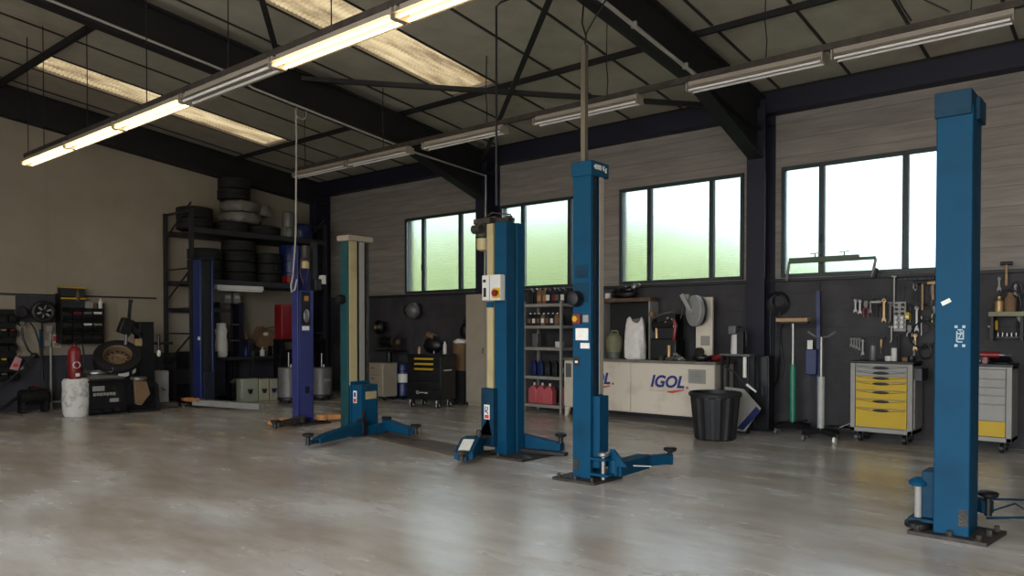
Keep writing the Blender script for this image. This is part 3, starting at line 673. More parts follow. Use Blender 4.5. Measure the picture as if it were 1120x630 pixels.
# --- violet posts
def post_violet():
    X0, Y0 = -9.66, 6.62
    t = thing('lift_post', 'violet blue car lift post with exposed motor, hole near its foot', 'car lift', (X0, Y0, 0))
    MB().prism(c_section(0.15, 0.27, 1, lip=0.02), 0.02, 2.60, 'Z').build('post_column', M_violet, t, bevel=0.006)
    fc = MB().bb(0.075, 0.085, -0.11, 0.11, 0.08, 1.95); fc.build('front_cover', M_violet, t, bevel=0.003)
    MB().bb(0.085, 0.089, 0.03-0.05, 0.03+0.02, 0.45, 0.55).build('slot', M_black, t)
    MB().bb(0.085, 0.09, -0.08, 0.07, 1.45, 1.93).build('control_plate', M_blackm, t)
    MB().bb(0.09, 0.094, -0.03, 0.04, 1.80, 1.87).build('warning_sticker', M_orange, t)
    MB().ell((0.10, 0.0, 1.58), (0.01, 0.05, 0.1)).build('indicator_cover', M_chrome, t)
    MB().bb(0.089, 0.093, -0.07, 0.05, 1.37, 1.43).build('paper_label', M_paper, t)
    mo = MB().cyl((0.11, -0.02, 2.42), (0.11, -0.02, 2.60), 0.06, n=16).bb(0.07, 0.15, -0.09, 0.05, 2.38, 2.42)
    mo.tube([(0.1, -0.09, 2.4), (0.12, -0.12, 2.2), (0.1, -0.05, 2.05)], 0.012, 8).tube([(0.1, 0.02, 2.4), (0.14, 0.0, 2.25), (0.1, 0.0, 2.05)], 0.01, 8).build('motor', M_iron, t)
    MB().lathe([(0.03, 2.26), (0.06, 2.27), (0.06, 2.36), (0.04, 2.38)], (0.12, -0.03, 0), 16).build('fluid_reservoir', M_cream, t)
    MB().bb(0.08, 0.16, 0.08, 0.15, 2.05, 2.66).build('motor_shield', M_greydark, t)
    MB().bb(0.09, 0.22, 0.07, 0.18, 1.95, 2.12).build('switch_housing', M_black, t, bevel=0.01)
    MB().bb(0.12, 0.2, 0.20, 0.27, 2.05, 2.18).build('white_socket', M_white, t, bevel=0.004)
    base(t, -0.22, 0.30, -0.30, 0.28)
    for s in (-1, 1):
        a = MB().cyl((0.2, s*0.2, 0.05), (0.2, s*0.2, 0.13), 0.09, n=18)
        a.bar((0.2, s*0.2, 0.09), (0.45, s*0.75, 0.08), 0.12, 0.07); a.build('lift_arm', M_orange if s > 0 else M_iron, t, bevel=0.005)
        pad_disc(t, 0.45, s*0.75, 0.03, 0.15)
    MB().torus((0.1, -0.42, 0.07), 0.17, 0.035, None, 24, 8).each('turn_ring', M_orange, t); MB().torus((0.1, 0.42, 0.07), 0.17, 0.035, None, 24, 8).each('turn_ring', M_orange, t)
post_violet()
def post_far():
    X0, Y0 = -13.15, 6.93
    t = thing('lift_post', 'deep blue car lift post standing in front of the tyre rack', 'car lift', (X0, Y0, 0))
    M_b = mat('far_post_blue', (0.012, 0.025, 0.12), 0.4, 0, 0.2, 4)
    MB().prism(c_section(0.26, 0.26, 1, lip=0.04), 0.02, 2.62, 'Z').build('post_column', M_b, t, bevel=0.01)
    MB().bb(-0.14, 0.14, -0.14, 0.14, 2.61, 2.66).build('post_cap', M_navy, t, bevel=0.004)
    MB().bb(0.08, 0.11, -0.08, 0.08, 0.1, 2.6).build('guide_rail', M_steel_dark, t)
    MB().bb(0.13, 0.20, -0.1, 0.1, 0.1, 0.62).build('carriage', M_navy, t, bevel=0.005)
    MB().cyl((0.1, -0.133, 1.22), (0.1, -0.145, 1.22), 0.035, n=16).build('sticker', M_paper, t)
    base(t, -0.25, 0.3, -0.25, 0.25)
    a = MB().bar((0.15, -0.25, 0.10), (1.55, 0.20, 0.08), 0.13, 0.10).bar((0.1, 0.0, 0.12), (0.25, -0.3, 0.1), 0.1, 0.08)
    a.build('lift_arm', M_lgrey, t, bevel=0.005)
    MB().bar((-0.25, -0.25, 0.13), (0.12, -0.27, 0.13), 0.08, 0.05).bar((0.05, -0.35, 0.16), (0.35, -0.3, 0.16), 0.07, 0.05).each('arm_lock', M_orange, t)
    MB().bar((-0.2, -0.35, 0.05), (-0.45, -0.6, 0.05), 0.12, 0.07).build('lift_arm', M_iron, t)
post_far()
# floor cover between the posts
fp = MB()
A = Vector((-7.92, 6.50)); B = Vector((-5.78, 6.12)); d = (B-A)/4
for i in range(4):
    p = A+d*i; q = A+d*(i+0.985); fp.bar((p.x, p.y, 0.012+0.004*(i % 2)), (q.x, q.y, 0.012+0.004*(i % 2)), 0.30, 0.022)
fp.bar((A.x, A.y+0.2, 0.02), (B.x, B.y+0.2, 0.02), 0.04, 0.035)
tag(fp.build('floor_cover', mat('rusty_plate', (0.085, 0.06, 0.042), 0.6, 0.2, 0.3, 3), bevel=0.003), 'brown steel cover plates on the floor between two lift posts', 'floor cover')

# ------------------------------------------------------------------ tool cabinets on the window wall
def caster(parent, x, y, r=0.06, m=M_black, name='caster'):
    c = MB().cyl((x-0.018, y, r), (x+0.018, y, r), r, n=18)
    o = c.build(name, m, parent)
    MB().bb(x-0.03, x-0.022, y-0.02, y+0.03, r-0.01, r*2+0.03).bb(x+0.022, x+0.03, y-0.02, y+0.03, r-0.01, r*2+0.03).bb(x-0.035, x+0.035, y-0.03, y+0.04, r*2+0.02, r*2+0.03).build('fork', M_greydark, o)
    return o
def handle_lens(parent, x, y, z, w, h=0.035, m=M_black):
    return MB().ell((x, y, z), (w, 0.012, h/2), u=20, v=8).build('handle', m, parent)
def facom(name, label, loc, rows, w=0.70, d=0.46, z0=0.13, z1=0.97, handles=True):
    t = thing(name, label, 'tool cabinet', loc)
    b = MB().bb(-w/2, -w/2+0.055, 0, d, z0, z1).bb(w/2-0.055, w/2, 0, d, z0, z1).bb(-w/2, w/2, 0.0, d, z0, z0+0.05).bb(-w/2, w/2, 0.02, d, z1-0.03, z1).bb(-w/2+0.05, w/2-0.05, 0.03, d, z0+0.05, z1-0.03)
    b.build('cabinet_body', M_lgrey, t, bevel=0.004)
    MB().bb(-w/2-0.005, w/2+0.01, 0.0, d, z1, z1+0.03).build('worktop', M_black, t, bevel=0.006)
    z = z1-0.03
    for h, m in rows:
        dr = MB().bb(-w/2+0.062, w/2-0.062, 0.006, 0.03, z-h+0.005, z-0.004).build('drawer', m, t, bevel=0.003)
        if handles:
            handle_lens(dr, 0.0, 0.004, z-0.024, 0.095)
            MB().tube([(-w/2+0.08, 0.004, z-0.012), (-0.1, 0.003, z-0.03), (0.1, 0.003, z-0.03), (w/2-0.08, 0.004, z-0.012)], 0.003, 5).build('grip_fold', M_greydark, dr)
        z -= h
    for x in (-w/2+0.1, w/2-0.1):
        for y in (0.09, d-0.09): caster(t, x, y, 0.052)
    return t
fx = (-2.965-2.265)/2
t = facom('tool_cabinet', 'grey tool cabinet with five yellow drawers under the hanging spanners', (-2.62, 9.98, 0), [(0.062, M_lgrey), (0.062, M_lgrey), (0.068, M_yellow), (0.105, M_yellow), (0.11, M_yellow), (0.11, M_yellow), (0.235, M_yellow)])
MB().bb(0.355, 0.365, 0.05, 0.42, 0.2, 0.80).build('side_panel', M_lgrey, t)
MB().bb(0.36, 0.44, 0.05, 0.35, 0.78, 0.92).build('side_tray', M_blackm, t)
facom('tool_cabinet', 'grey tool cabinet with one yellow bottom drawer, right of the large blue post', (-1.63, 10.02, 0), [(0.11, M_lgrey), (0.095, M_lgrey), (0.09, M_lgrey), (0.10, M_lgrey), (0.185, M_lgrey), (0.18, M_yellow)], w=0.70, handles=False)

# ------------------------------------------------------------------ hand tools hanging on the rear wall
TY = 10.50
def spanner(L_, w=0.02, m=M_chrome):
    b = MB().box((0, 0, -L_/2), (w*0.7, 0.007, L_*0.86))
    b.torus((0, 0, -0.02), w*0.6, w*0.25, RX90, 16, 6)
    b.prism([(-w*0.4, -L_+0.05), (-w*0.8, -L_+0.025), (-w*0.75, -L_-0.01), (-w*0.35, -L_+0.012), (w*0.35, -L_+0.012), (w*0.75, -L_-0.01), (w*0.8, -L_+0.025), (w*0.4, -L_+0.05)], -0.005, 0.005, 'Y')
    return b
def hook(parent, z=0.0):
    return MB().cyl((0, 0.0, z), (0, 0.10, z), 0.004, n=6).build('hook', M_greydark, parent)
def wall_tool(kind, label, px, y0, y1, m=M_chrome, w=0.024, group=None, tilt=0):
    x, zt = on_y(px, y0, TY); _, zb = on_y(px, y1, TY); L_ = zt-zb
    t = thing(kind, label, {'spanner': 'spanner', 'hammer': 'hammer', 'pliers': 'pliers', 'screwdriver': 'screwdriver', 'socket_bar': 'socket bar', 'pry_bar': 'bar', 'hacksaw': 'saw', 'mallet': 'hammer'}[kind], (x, TY, zt), 0, group)
    t.rotation_euler = (0, R(tilt), 0)
    if kind == 'spanner': spanner(L_, w, m).build('body', m, t)
    elif kind == 'pliers':
        MB().prism([(-0.02, 0), (0.02, 0), (0.025, -0.05), (0.008, -0.09), (-0.008, -0.09), (-0.025, -0.05)], -0.008, 0.008, 'Y').build('jaw', M_grey, t)
        for s in (-1, 1): MB().tube([(s*0.008, 0, -0.08), (s*0.03, 0, -0.11), (s*0.028, 0, -L_)], 0.009, 8).build('grip', m, t)
    elif kind in ('hammer', 'mallet'):
        MB().cyl((0, 0, 0), (0, 0, -L_), 0.012, 0.015, n=10).build('shaft', M_wood if kind == 'hammer' else M_black, t)
        MB().cyl((-0.06, 0, -0.015), (0.06, 0, -0.015), 0.022 if kind == 'hammer' else 0.035, n=14).build('head', m, t)
    elif kind == 'screwdriver':
        MB().lathe([(0.012, 0), (0.017, -0.02), (0.014, -0.06), (0.017, -0.1), (0.008, -0.115)], n=12).build('grip', m, t)
        MB().cyl((0, 0, -0.11), (0, 0, -L_), 0.004, n=8).build('blade', M_chrome, t)
    elif kind == 'pry_bar':
        MB().tube([(0.02, 0, 0), (0, 0, -0.03), (0, 0, -L_+0.03), (-0.015, 0, -L_)], w/2, 8).build('body', m, t)
        MB().cyl((-0.03, 0, -0.01), (0.03, 0, -0.01), 0.016, n=10).build('head', m, t)
    elif kind == 'hacksaw':
        MB().tube([(0, 0, 0), (0.08, 0, -0.02), (0.08, 0, -L_+0.06), (0.0, 0, -L_)], 0.006, 6).build('bow', m, t); MB().bb(-0.006, 0.002, -0.001, 0.001, -L_, 0).build('blade', M_chrome, t)
    elif kind == 'socket_bar':
        MB().bb(-0.07, 0.07, -0.004, 0.012, -L_, 0).build('board', M_lgrey, t)
        for i in range(6):
            for s in (-1, 1): MB().cyl((s*0.035, -0.004, -0.04-i*(L_-0.07)/5.5), (s*0.035, -0.05, -0.04-i*(L_-0.07)/5.5), 0.014+0.002*i, n=12).build('socket', M_chrome if i > 2 else M_greydark, t)
    hook(t, -0.01)
    return t
pb = MB()
for x0, x1, z0, z1 in ((-2.92, -1.75, 1.30, 1.96),): pass
def px5(v): return 910+v/5.25
def py5(v): return 290+v/5.25
T5 = [
 ('spanner', 135, 195, 272, M_chrome, 0.028, 'silver spanner at the left end of the upper tool row'),
 ('spanner', 161, 198, 280, M_chrome, 0.028, 'second silver spanner from the left in the upper tool row'),
 ('pliers', 195, 205, 300, M_red, 0.02, 'red handled pliers in the upper tool row'),
 ('spanner', 221, 205, 275, M_grey, 0.024, 'short grey spanner right of the red handled pliers'),
 ('mallet', 258, 205, 298, M_chrome, 0.02, 'dark shafted mallet with bright head in the upper tool row'),
 ('spanner', 299, 195, 325, M_gold, 0.034, 'brass coloured large spanner in the upper tool row'),
 ('pry_bar', 357, 62, 235, M_chrome, 0.03, 'tall bright bar reaching up to the window sill'),
 ('pry_bar', 335, 210, 330, M_grey, 0.035, 'grey bar hanging right of the brass coloured spanner'),
 ('socket_bar', 390, 210, 380, M_grey, 0.03, 'grey panel holding two columns of bright sockets'),
 ('screwdriver', 450, 225, 330, M_black, 0.02, 'black screwdriver between the socket panel and yellow box'),
 ('spanner', 487, 238, 380, M_chrome, 0.03, 'long bright spanner right of the yellow box'),
 ('hammer', 520, 92, 258, M_greydark, 0.02, 'hammer with dark head and wooden shaft, high on the wall'),
 ('hacksaw', 515, 290, 405, M_greydark, 0.02, 'dark bowed saw hanging under the long hammer'),
 ('spanner', 478, 395, 488, M_gold, 0.03, 'dull brass spanner low on the wall right of the white pot'),
 ('pliers', 445, 345, 410, M_chrome, 0.02, 'small bright pliers under the black screwdriver'),
 ('spanner', 112, 415, 470, M_grey, 0.024, 'leftmost and shortest grey spanner of the lower row'),
 ('spanner', 128, 415, 478, M_grey, 0.024, 'second grey spanner of the lower row'),
 ('spanner', 143, 415, 485, M_grey, 0.024, 'third grey spanner of the lower row'),
 ('spanner', 159, 415, 493, M_grey, 0.024, 'fourth grey spanner of the lower row'),
 ('spanner', 177, 425, 518, M_chrome, 0.024, 'bright spanner ending the lower row on its right'),
 ('screwdriver', 283, 425, 510, M_gold, 0.02, 'screwdriver with brown grip above the tool cabinet top'),
 ('pry_bar', 341, 350, 445, M_chrome, 0.03, 'short bright bar hanging above the white pots'),
 ('screwdriver', 480, 85, 150, M_greydark, 0.02, 'small dark screwdriver high on the wall'),
 ('hammer', 580, 95, 200, M_gold, 0.02, 'small hammer with brass head beside the large blue post'),
 ('pliers', 590, 235, 330, M_gold, 0.02, 'brass coloured pliers half hidden by the large blue post'),
]
for k_, px, a, b, m_, w_, lb in T5:
    wall_tool(k_, lb, px5(px), py5(a), py5(b), m_, w_)
# tools right of the post
def px3(v): return 1040+v/5.25
def py3(v): return 280+v/5.25
T3 = [('hammer', 320, 35, 170, M_greydark, 'dark hammer at the top, right of the large blue post'),
      ('pry_bar', 230, 400, 470, M_chrome, 'bright hooked bar hanging above the right cabinet'),
      ('spanner', 278, 120, 200, M_grey, 'grey spanner at the upper left behind the large blue post'),
      ('spanner', 370, 160, 230, M_grey, 'grey spanner near the right edge of the view'),
      ('screwdriver', 262, 370, 410, M_yellow, 'short yellow screwdriver over the right cabinet'),
      ('pliers', 395, 330, 440, M_greydark, 'dark pliers at the right edge of the view')]
for k_, px, a, b, m_, lb in T3: wall_tool(k_, lb, px3(px), py3(a), py3(b), m_, 0.026)
def boxy(name, label, cat, px0, px1, py0, py1, Y, d, m, bevel=0.005, group=None):
    x0, _ = on_y(px0, (py0+py1)/2, Y); x1, _ = on_y(px1, (py0+py1)/2, Y)
    _, z0 = on_y((px0+px1)/2, py1, Y); _, z1 = on_y((px0+px1)/2, py0, Y)
    o = MB().box((0, d/2, (z1-z0)/2), (x1-x0, d, z1-z0)).build(name, m, None, ((x0+x1)/2, Y, z0), bevel=bevel)
    tag(o, label, cat, group); return o
o = boxy('small_parts_box', 'small yellow box hanging among the tools', 'box', 989.5, 994.5, 341.5, 349.5, 10.44, 0.10, M_yellow)
MB().bb(-0.02, 0.02, -0.004, 0.0, 0.02, 0.05).build('paper_label', M_paper, o)
# drive belts and dark odds and ends
def belt(label, px, py, rr_, squash=1.0, m=M_cable):
    x, z = on_y(px, py, 10.5); t = thing('drive_belt', label, 'belt', (x, 10.5, z))
    MB().tube([(rr_*math.cos(a)*0.75*squash, 0.0, rr_*math.sin(a)-rr_*0.2*math.cos(a)**2) for a in [2*PI*i/28 for i in range(28)]], 0.012, 7, closed=True).build('belt_loop', m, t)
    MB().cyl((0, 0.10, rr_), (0, -0.02, rr_), 0.005, n=6).build('hook', M_greydark, t)
belt('small black belt loop high beside the large blue post', 1013, 342, 0.11)
belt('wide black belt loop right of the long bright spanner', 1010, 366, 0.16, 1.2)
belt('black belt loop low on the wall by the large blue post', 1012, 384, 0.09)
belt('black belt loop above the right cabinet', 1104, 330, 0.15)
belt('narrow black belt loop at the top right of the olive rack', 1112, 318, 0.10, 0.7)
wall_tool('spanner', 'dark spanner hanging above the yellow box', 988, 312, 336, M_greydark, 0.024)
wall_tool('spanner', 'dark spanner hanging under the yellow box', 1000, 372, 392, M_grey, 0.024)
wall_tool('pliers', 'black pliers hanging at the upper left of the tool wall', 1001, 310, 330, M_greydark, 0.02)
wall_tool('screwdriver', 'grey screwdriver beside the upper belt loop', 1019, 312, 334, M_grey, 0.02)
wall_tool('pry_bar', 'dark bar hanging under the socket panel', 983, 366, 388, M_greydark, 0.03)
# holder rail behind the tools
for (a, b, c, lb) in ((930, 968, 325.5, 'dark tool rail above the upper row of spanners'), (930, 968, 369, 'dark tool rail above the lower row of spanners'), (975, 1022, 306, 'dark tool rail near the window sill')):
    x0, z = on_y(a, c, 10.55); x1, _ = on_y(b, c, 10.55)
    t = MB().bb(0, x1-x0, -0.012, 0.045, -0.012, 0.012); 
    for i in range(9): t.cyl(((x1-x0)*(i+0.5)/9, -0.01, 0), ((x1-x0)*(i+0.5)/9, -0.05, 0.012), 0.004, n=6)
    tag(t.build('tool_rail', M_black, None, (x0, 10.55, z)), lb, 'rail')
# green shelf rack of the right wall area
x0, z0 = on_y(1081, 344, 10.35)
t = thing('wall_rack', 'olive wall rack with clutter right of the large blue post', 'rack', (x0, 10.35, z0-0.02))
MB().bb(0, 0.36, 0, 0.24, 0, 0.05).build('rack_shelf', M_olive, t)
MB().bb(0.02, 0.05, 0.0, 0.24, -0.28, 0).bb(0.31, 0.34, 0.0, 0.24, -0.28, 0).each('rack_leg', M_greydark, t)
tag(MB().lathe([(0.05, 0), (0.06, 0.02), (0.06, 0.15), (0.03, 0.19), (0.03, 0.22)], n=16).build('spray_can', M_card, None, (x0+0.20, 10.46, z0+0.03)), 'brown can standing on the olive wall rack', 'can')
tag(MB().lathe([(0.04, 0), (0.045, 0.02), (0.045, 0.12), (0.02, 0.15), (0.02, 0.18)], n=16).build('spray_can', M_gold, None, (x0+0.09, 10.46, z0+0.03)), 'small tan can standing on the olive wall rack', 'can')
x0, z0 = on_y(1083, 368, 10.5)
t = thing('socket_rail', 'bright row of sockets on the wall above the right cabinet', 'socket rail', (x0, 10.5, z0))
MB().bb(0, 0.42, 0, 0.1, -0.025, 0.0).build('rail', M_greydark, t)
for i in range(9): MB().cyl((0.03+i*0.045, 0.02, 0), (0.03+i*0.045, 0.02, 0.04+0.004*(i % 3)), 0.016, n=12).build('socket', M_chrome, t)
# things on the right cabinet
cz = 1.0
def angle_grinder(loc, rz, label, m):
    t = thing('angle_grinder', label, 'grinder', loc, rz)
    MB().cyl((-0.14, 0, 0.045), (0.08, 0, 0.045), 0.032, 0.038, n=14).build('grinder_body', m, t)
    MB().cyl((0.11, 0, 0.02), (0.11, 0, 0.07), 0.03, n=14).build('gear_head', M_grey, t)
    MB().cyl((0.11, 0, 0.01), (0.11, 0, 0.015), 0.06, n=20).each('grinding_disc', M_greydark, t)
    MB().cyl((0.11, 0, 0.05), (0.11, -0.11, 0.06), 0.014, n=10).build('side_handle', M_black, t)
    MB().tube([(-0.14, 0, 0.045), (-0.2, 0.03, 0.03), (-0.2, 0.12, 0.01), (-0.1, 0.16, 0.008)], 0.006, 6).build('cord', M_cable, t)
    return t
angle_grinder((-1.72, 10.15, cz), 0.3, 'brown bodied grinder lying on the right cabinet', M_card)
angle_grinder((-1.45, 10.28, cz), 2.6, 'black grinder lying at the right end of the right cabinet', M_blackm)
t = thing('drill', 'dark red drill lying on the right cabinet', 'drill', (-1.50, 10.12, cz), 0.1)
MB().cyl((-0.1, 0, 0.1), (0.08, 0, 0.1), 0.035, n=14).bb(-0.08, -0.03, -0.02, 0.02, 0.0, 0.09).build('drill_body', M_red, t)
MB().cyl((0.08, 0, 0.1), (0.13, 0, 0.1), 0.02, 0.012, n=12).build('chuck', M_chrome, t)
MB().cyl((0.13, 0, 0.1), (0.2, 0, 0.1), 0.004, n=8).build('drill_bit', M_chrome, t)
# pots on the yellow cabinet
def pot(px, py, w, h, m, label, Y=10.12, z=1.0, name='pot', cat='pot'):
    x, _ = on_y(px, py, Y)
    t = MB().lathe([(w*0.42, 0), (w*0.5, 0.01), (w*0.5, h-0.01), (w*0.47, h), (w*0.42, h-0.005), (w*0.4, 0.02)], n=20).build(name, m, None, (x, Y, z)); tag(t, label, cat); return t
pot(971.5, 386, 0.075, 0.06, M_white, 'low white pot on the yellow drawer cabinet')
pot(978, 382, 0.065, 0.16, M_white, 'tall white beaker on the yellow drawer cabinet')
pot(955, 381, 0.085, 0.19, M_grey, 'grey metal mug on the yellow drawer cabinet')
pot(990, 385, 0.07, 0.05, M_card, 'small brown dish on the yellow drawer cabinet')
pot(997, 385, 0.09, 0.07, M_black, 'black pot at the right end of the yellow drawer cabinet')

# ------------------------------------------------------------------ jacks, cable, bar on the sill
def gearbox_jack(label, px, py, colour, ztop, head, Y=10.05, spread=0.25):
    x, _ = on_y(px, py, Y)
    t = thing('gearbox_jack', label, 'jack', (x, Y, 0))
    for i in range(4):
        a = PI/4+i*PI/2+0.2; ex, ey = spread*math.cos(a), spread*math.sin(a)
        lg = MB().bar((0.03*math.cos(a), 0.03*math.sin(a), 0.13), (ex, ey, 0.10), 0.06, 0.06).build('leg', M_black, t)
        MB().cyl((ex-0.015, ey, 0.04), (ex+0.015, ey, 0.04), 0.04, n=16).build('wheel', M_paper if i == 3 else M_grey, lg)
        MB().bb(ex-0.025, ex+0.025, ey-0.02, ey+0.02, 0.07, 0.085).build('fork', M_black, lg)
    MB().cyl((0, 0, 0.12), (0, 0, ztop*0.62), 0.042, n=20).build('cylinder', colour, t)
    MB().cyl((0, 0, ztop*0.6), (0, 0, ztop), 0.026, n=16).build('piston', M_chrome, t)
    MB().bar((0.05, -0.03, 0.16), (0.22, -0.1, 0.2), 0.03, 0.02).build('pedal', M_black, t)
    if head == 'wood':
        MB().bb(-0.21, 0.21, -0.07, 0.07, ztop, ztop+0.05).each('wooden_pad', M_wood, t, bevel=0.008); MB().bb(-0.16, 0.2, -0.05, 0.05, ztop-0.02, ztop).build('pad_plate', M_black, t)
    else:
        for s in (-1, 1): MB().tube([(0, 0, ztop), (s*0.08, 0, ztop+0.01), (s*0.17, 0, ztop+0.07)], 0.013, 8).each('saddle_arm', M_grey, t)
    return t
x, zt = on_y(867, 352, 10.2)
gearbox_jack('green gearbox jack with a wooden pad on top', 867, 440, M_green, zt-0.0, 'wood', 10.2)
x, zt = on_y(898, 369, 9.78)
t = gearbox_jack('light grey gearbox jack with forked saddle beside the tool cabinet', 898, 440, mat('jack_grey', (0.36, 0.36, 0.33), 0.4), zt, 'fork', 9.78)
x, zt = on_y(893, 318, 10.42); _, zb = on_y(893, 418, 10.42)
t = thing('spring_compressor', 'blue long strut tool leaning on the wall behind the grey jack', 'strut tool', (x, 10.42, 0))
MB().bar((0.05, 0, 0.03), (0.0, 0.07, zt), 0.05, 0.03).build('shaft', M_bluep, t)
MB().bar((0.0, 0.07, zt), (0.02, 0.08, zt+0.12), 0.012, 0.012).build('hook', M_greydark, t)
MB().bb(-0.13, 0.02, -0.04, 0.04, 0.78, 1.12).build('plate', M_bluep, t, bevel=0.01)
MB().bb(-0.10, -0.03, -0.045, -0.04, 1.12, 1.24).build('paper_label', M_paper, t)
# platform dolly tray by the jack
x, _ = on_y(922, 460, 9.9)
t = thing('low_trolley', 'low black trolley with raised grey flap beside the yellow drawer cabinet', 'trolley', (x-0.08, 10.28, 0))
MB().bb(-0.22, 0.2, -0.12, 0.12, 0.10, 0.13).build('platform', M_black, t)
MB().bar((-0.05, 0, 0.13), (0.2, 0, 0.25), 0.2, 0.012).each('flap', M_lgrey, t)
for a, b in ((-0.18, -0.1), (0.16, -0.1), (-0.18, 0.1), (0.16, 0.1)): caster(t, a, b, 0.035, M_grey)
# coiled cable on a hook
x, z = on_y(850, 331, 10.52)
t = thing('coiled_cable', 'black coiled cable hanging on a hook right of the column', 'cable', (x, 10.52, z))
m = MB()
for i in range(6): m.torus((0.006*i, -0.01*i+0.02, 0.007*i-0.01), 0.155-0.011*i, 0.013, RX90, 36, 8)
m.build('coil', M_cable, t)
MB().tube([(-0.10, 0, -0.10), (-0.10, 0, -0.3), (-0.09, 0, -0.9), (-0.04, 0, -1.2), (0.02, 0, -1.05), (0.05, 0, -0.6), (0.04, 0, -0.35), (0.08, 0, -0.28)], 0.011, 8).tube([(0.03, 0, -0.12), (0.03, 0, -0.4), (0.09, 0, -0.9), (0.03, 0, -1.15)], 0.009, 8).build('hanging_loop', M_cable, t)
MB().cyl((0, 0.08, 0.12), (0, -0.04, 0.12), 0.01, n=8).build('hook', M_greydark, t)
# green engine support bar lying across the sill
x0, z0 = on_y(861, 288, 10.45); x1, _ = on_y(958, 283, 10.45)
t = thing('engine_support_bar', 'olive green engine support bar resting across the rightmost window sill', 'support bar', (x0, 10.45, 2.10))
Lb = x1-x0; zb = z0-2.10
M_og = mat('olive_green_paint', (0.05, 0.075, 0.04), 0.5)
MB().bb(0.03, Lb*0.82, -0.025, 0.025, zb-0.01, zb+0.065).bb(Lb*0.6, Lb, -0.02, 0.02, zb-0.01, zb+0.03).build('beam', M_og, t, bevel=0.004)
MB().bar((0.03, 0, zb+0.02), (0.0, -0.02, -0.05), 0.03, 0.02).bar((Lb, 0, zb), (Lb-0.04, -0.02, -0.05), 0.03, 0.02).each('support_leg', M_grey, t)
MB().cyl((Lb-0.02, -0.02, -0.05), (Lb+0.02, -0.02, 0.06), 0.02, n=12).build('foot', M_black, t)
for f_ in (0.33, 0.66): MB().bb(Lb*f_-0.03, Lb*f_+0.03, -0.03, 0.03, zb+0.05, zb+0.065).cyl((Lb*f_, 0, zb+0.06), (Lb*f_, 0, zb+0.11), 0.008, n=8).bar((Lb*f_-0.06, 0, zb+0.11), (Lb*f_+0.06, 0, zb+0.115), 0.015, 0.01).each('hook_screw', M_og, t)

# ------------------------------------------------------------------ trash bin
x, y = on_z(782, 480)
t = thing('waste_bin', 'ribbed charcoal plastic waste bin at the end of the cream cabinet', 'bin', (x, y+0.0, 0))
b = MB(); n = 48; H_ = 0.60
prof = [(0.235, 0.0), (0.24, 0.02), (0.29, H_-0.08), (0.30, H_-0.05)]
rings = []
for r_, z_ in prof: rings.append([b.bm.verts.new(((r_+(0.016 if k % 4 < 2 and 0 < z_ < H_-0.06 else 0))*math.cos(2*PI*k/n), (r_+(0.016 if k % 4 < 2 and 0 < z_ < H_-0.06 else 0))*math.sin(2*PI*k/n), z_)) for k in range(n)])
for A_, B_ in zip(rings, rings[1:]):
    for k in range(n): b.bm.faces.new((A_[k], A_[(k+1) % n], B_[(k+1) % n], B_[k]))
b.bm.faces.new(rings[0][::-1])
M_bin = mat('bin_plastic', (0.012, 0.012, 0.013), 0.55, 0, 0.2, 8)
bo = b.build('bin_body', M_bin, t, flat=True); sm = bo.modifiers.new('thick', 'SOLIDIFY'); sm.thickness = 0.006
MB().lathe([(0.295, H_-0.06), (0.325, H_-0.055), (0.33, H_-0.02), (0.315, H_), (0.295, H_-0.005), (0.29, H_-0.06)], n=40, caps=False).build('bin_rim', M_bin, t)
for i in range(7):
    a = i*0.9; MB().ell((0.12*math.cos(a), 0.12*math.sin(a), 0.42), (0.12, 0.1, 0.08)).rough(0.01, i).build('rubbish', M_greydark, t)

# ------------------------------------------------------------------ cream IGOL cabinet
X0, X1, YC = -7.33, -4.75, 9.92
t = thing('counter_cabinet', 'long cream counter cabinet with two blue IGOL logos', 'cabinet', ((X0+X1)/2, YC, 0))
W2 = (X1-X0)/2; CT = 0.93
MB().bb(-W2, W2, 0.02, 0.62, 0.14, CT-0.04).build('cabinet_body', M_beige, t, bevel=0.005)
MB().bb(-W2-0.02, W2+0.02, -0.005, 0.63, CT-0.04, CT).build('worktop', mat('worktop_worn', (0.16, 0.14, 0.11), 0.5, 0, 0.3, 7), t, bevel=0.004)
for a, b in ((-W2, -0.06), (-0.05, W2)):
    lo_ = 0.05 if a < -0.1 else 0.0
    p = MB().bb(a, b, 0.0, 0.02, 0.15, CT-0.05).build('front_panel', M_beige, t, bevel=0.006)
    c_ = (a+b)/2+lo_
    for xx in (c_-0.22, c_+0.28): MB().tube([(xx-0.05, -0.001, CT-0.12), (xx, -0.001, CT-0.16), (xx, -0.001, 0.22)], 0.004, 5).build('pressed_groove', M_beige, p)
    text_mesh('IGOL', 0.235, M_navyink, 'logo_lettering', p, (c_-0.07, -0.004, 0.62), (PI/2, 0, 0), shear=0.25, offset=0.008)
    MB().cyl((c_+0.255, -0.001, 0.555), (c_+0.255, -0.005, 0.555), 0.018, n=12).build('logo_dot', M_redink, p)
    MB().prism([(c_-0.06, 0.49), (c_+0.20, 0.525), (c_+0.22, 0.515), (c_+0.10, 0.485), (c_+0.03, 0.465), (c_-0.06, 0.472)], -0.005, -0.001, 'Y').bb(c_-0.36, c_-0.10, -0.004, -0.001, 0.487, 0.491).build('logo_swoosh', M_redink, p)
MB().bb(W2-0.40, W2-0.13, -0.004, 0.0, 0.62, 0.82).build('notice', M_lgrey, t)
m = MB()
for i in range(6): m.bb(W2-0.38, W2-0.18-0.02*(i % 3), -0.006, -0.004, 0.65+i*0.025, 0.653+i*0.025)
m.build('notice_lines', M_greydark, t)
MB().bb(-W2+0.03, -W2+0.14, -0.004, 0.0, 0.62, 0.84).build('notice', M_grey, t)
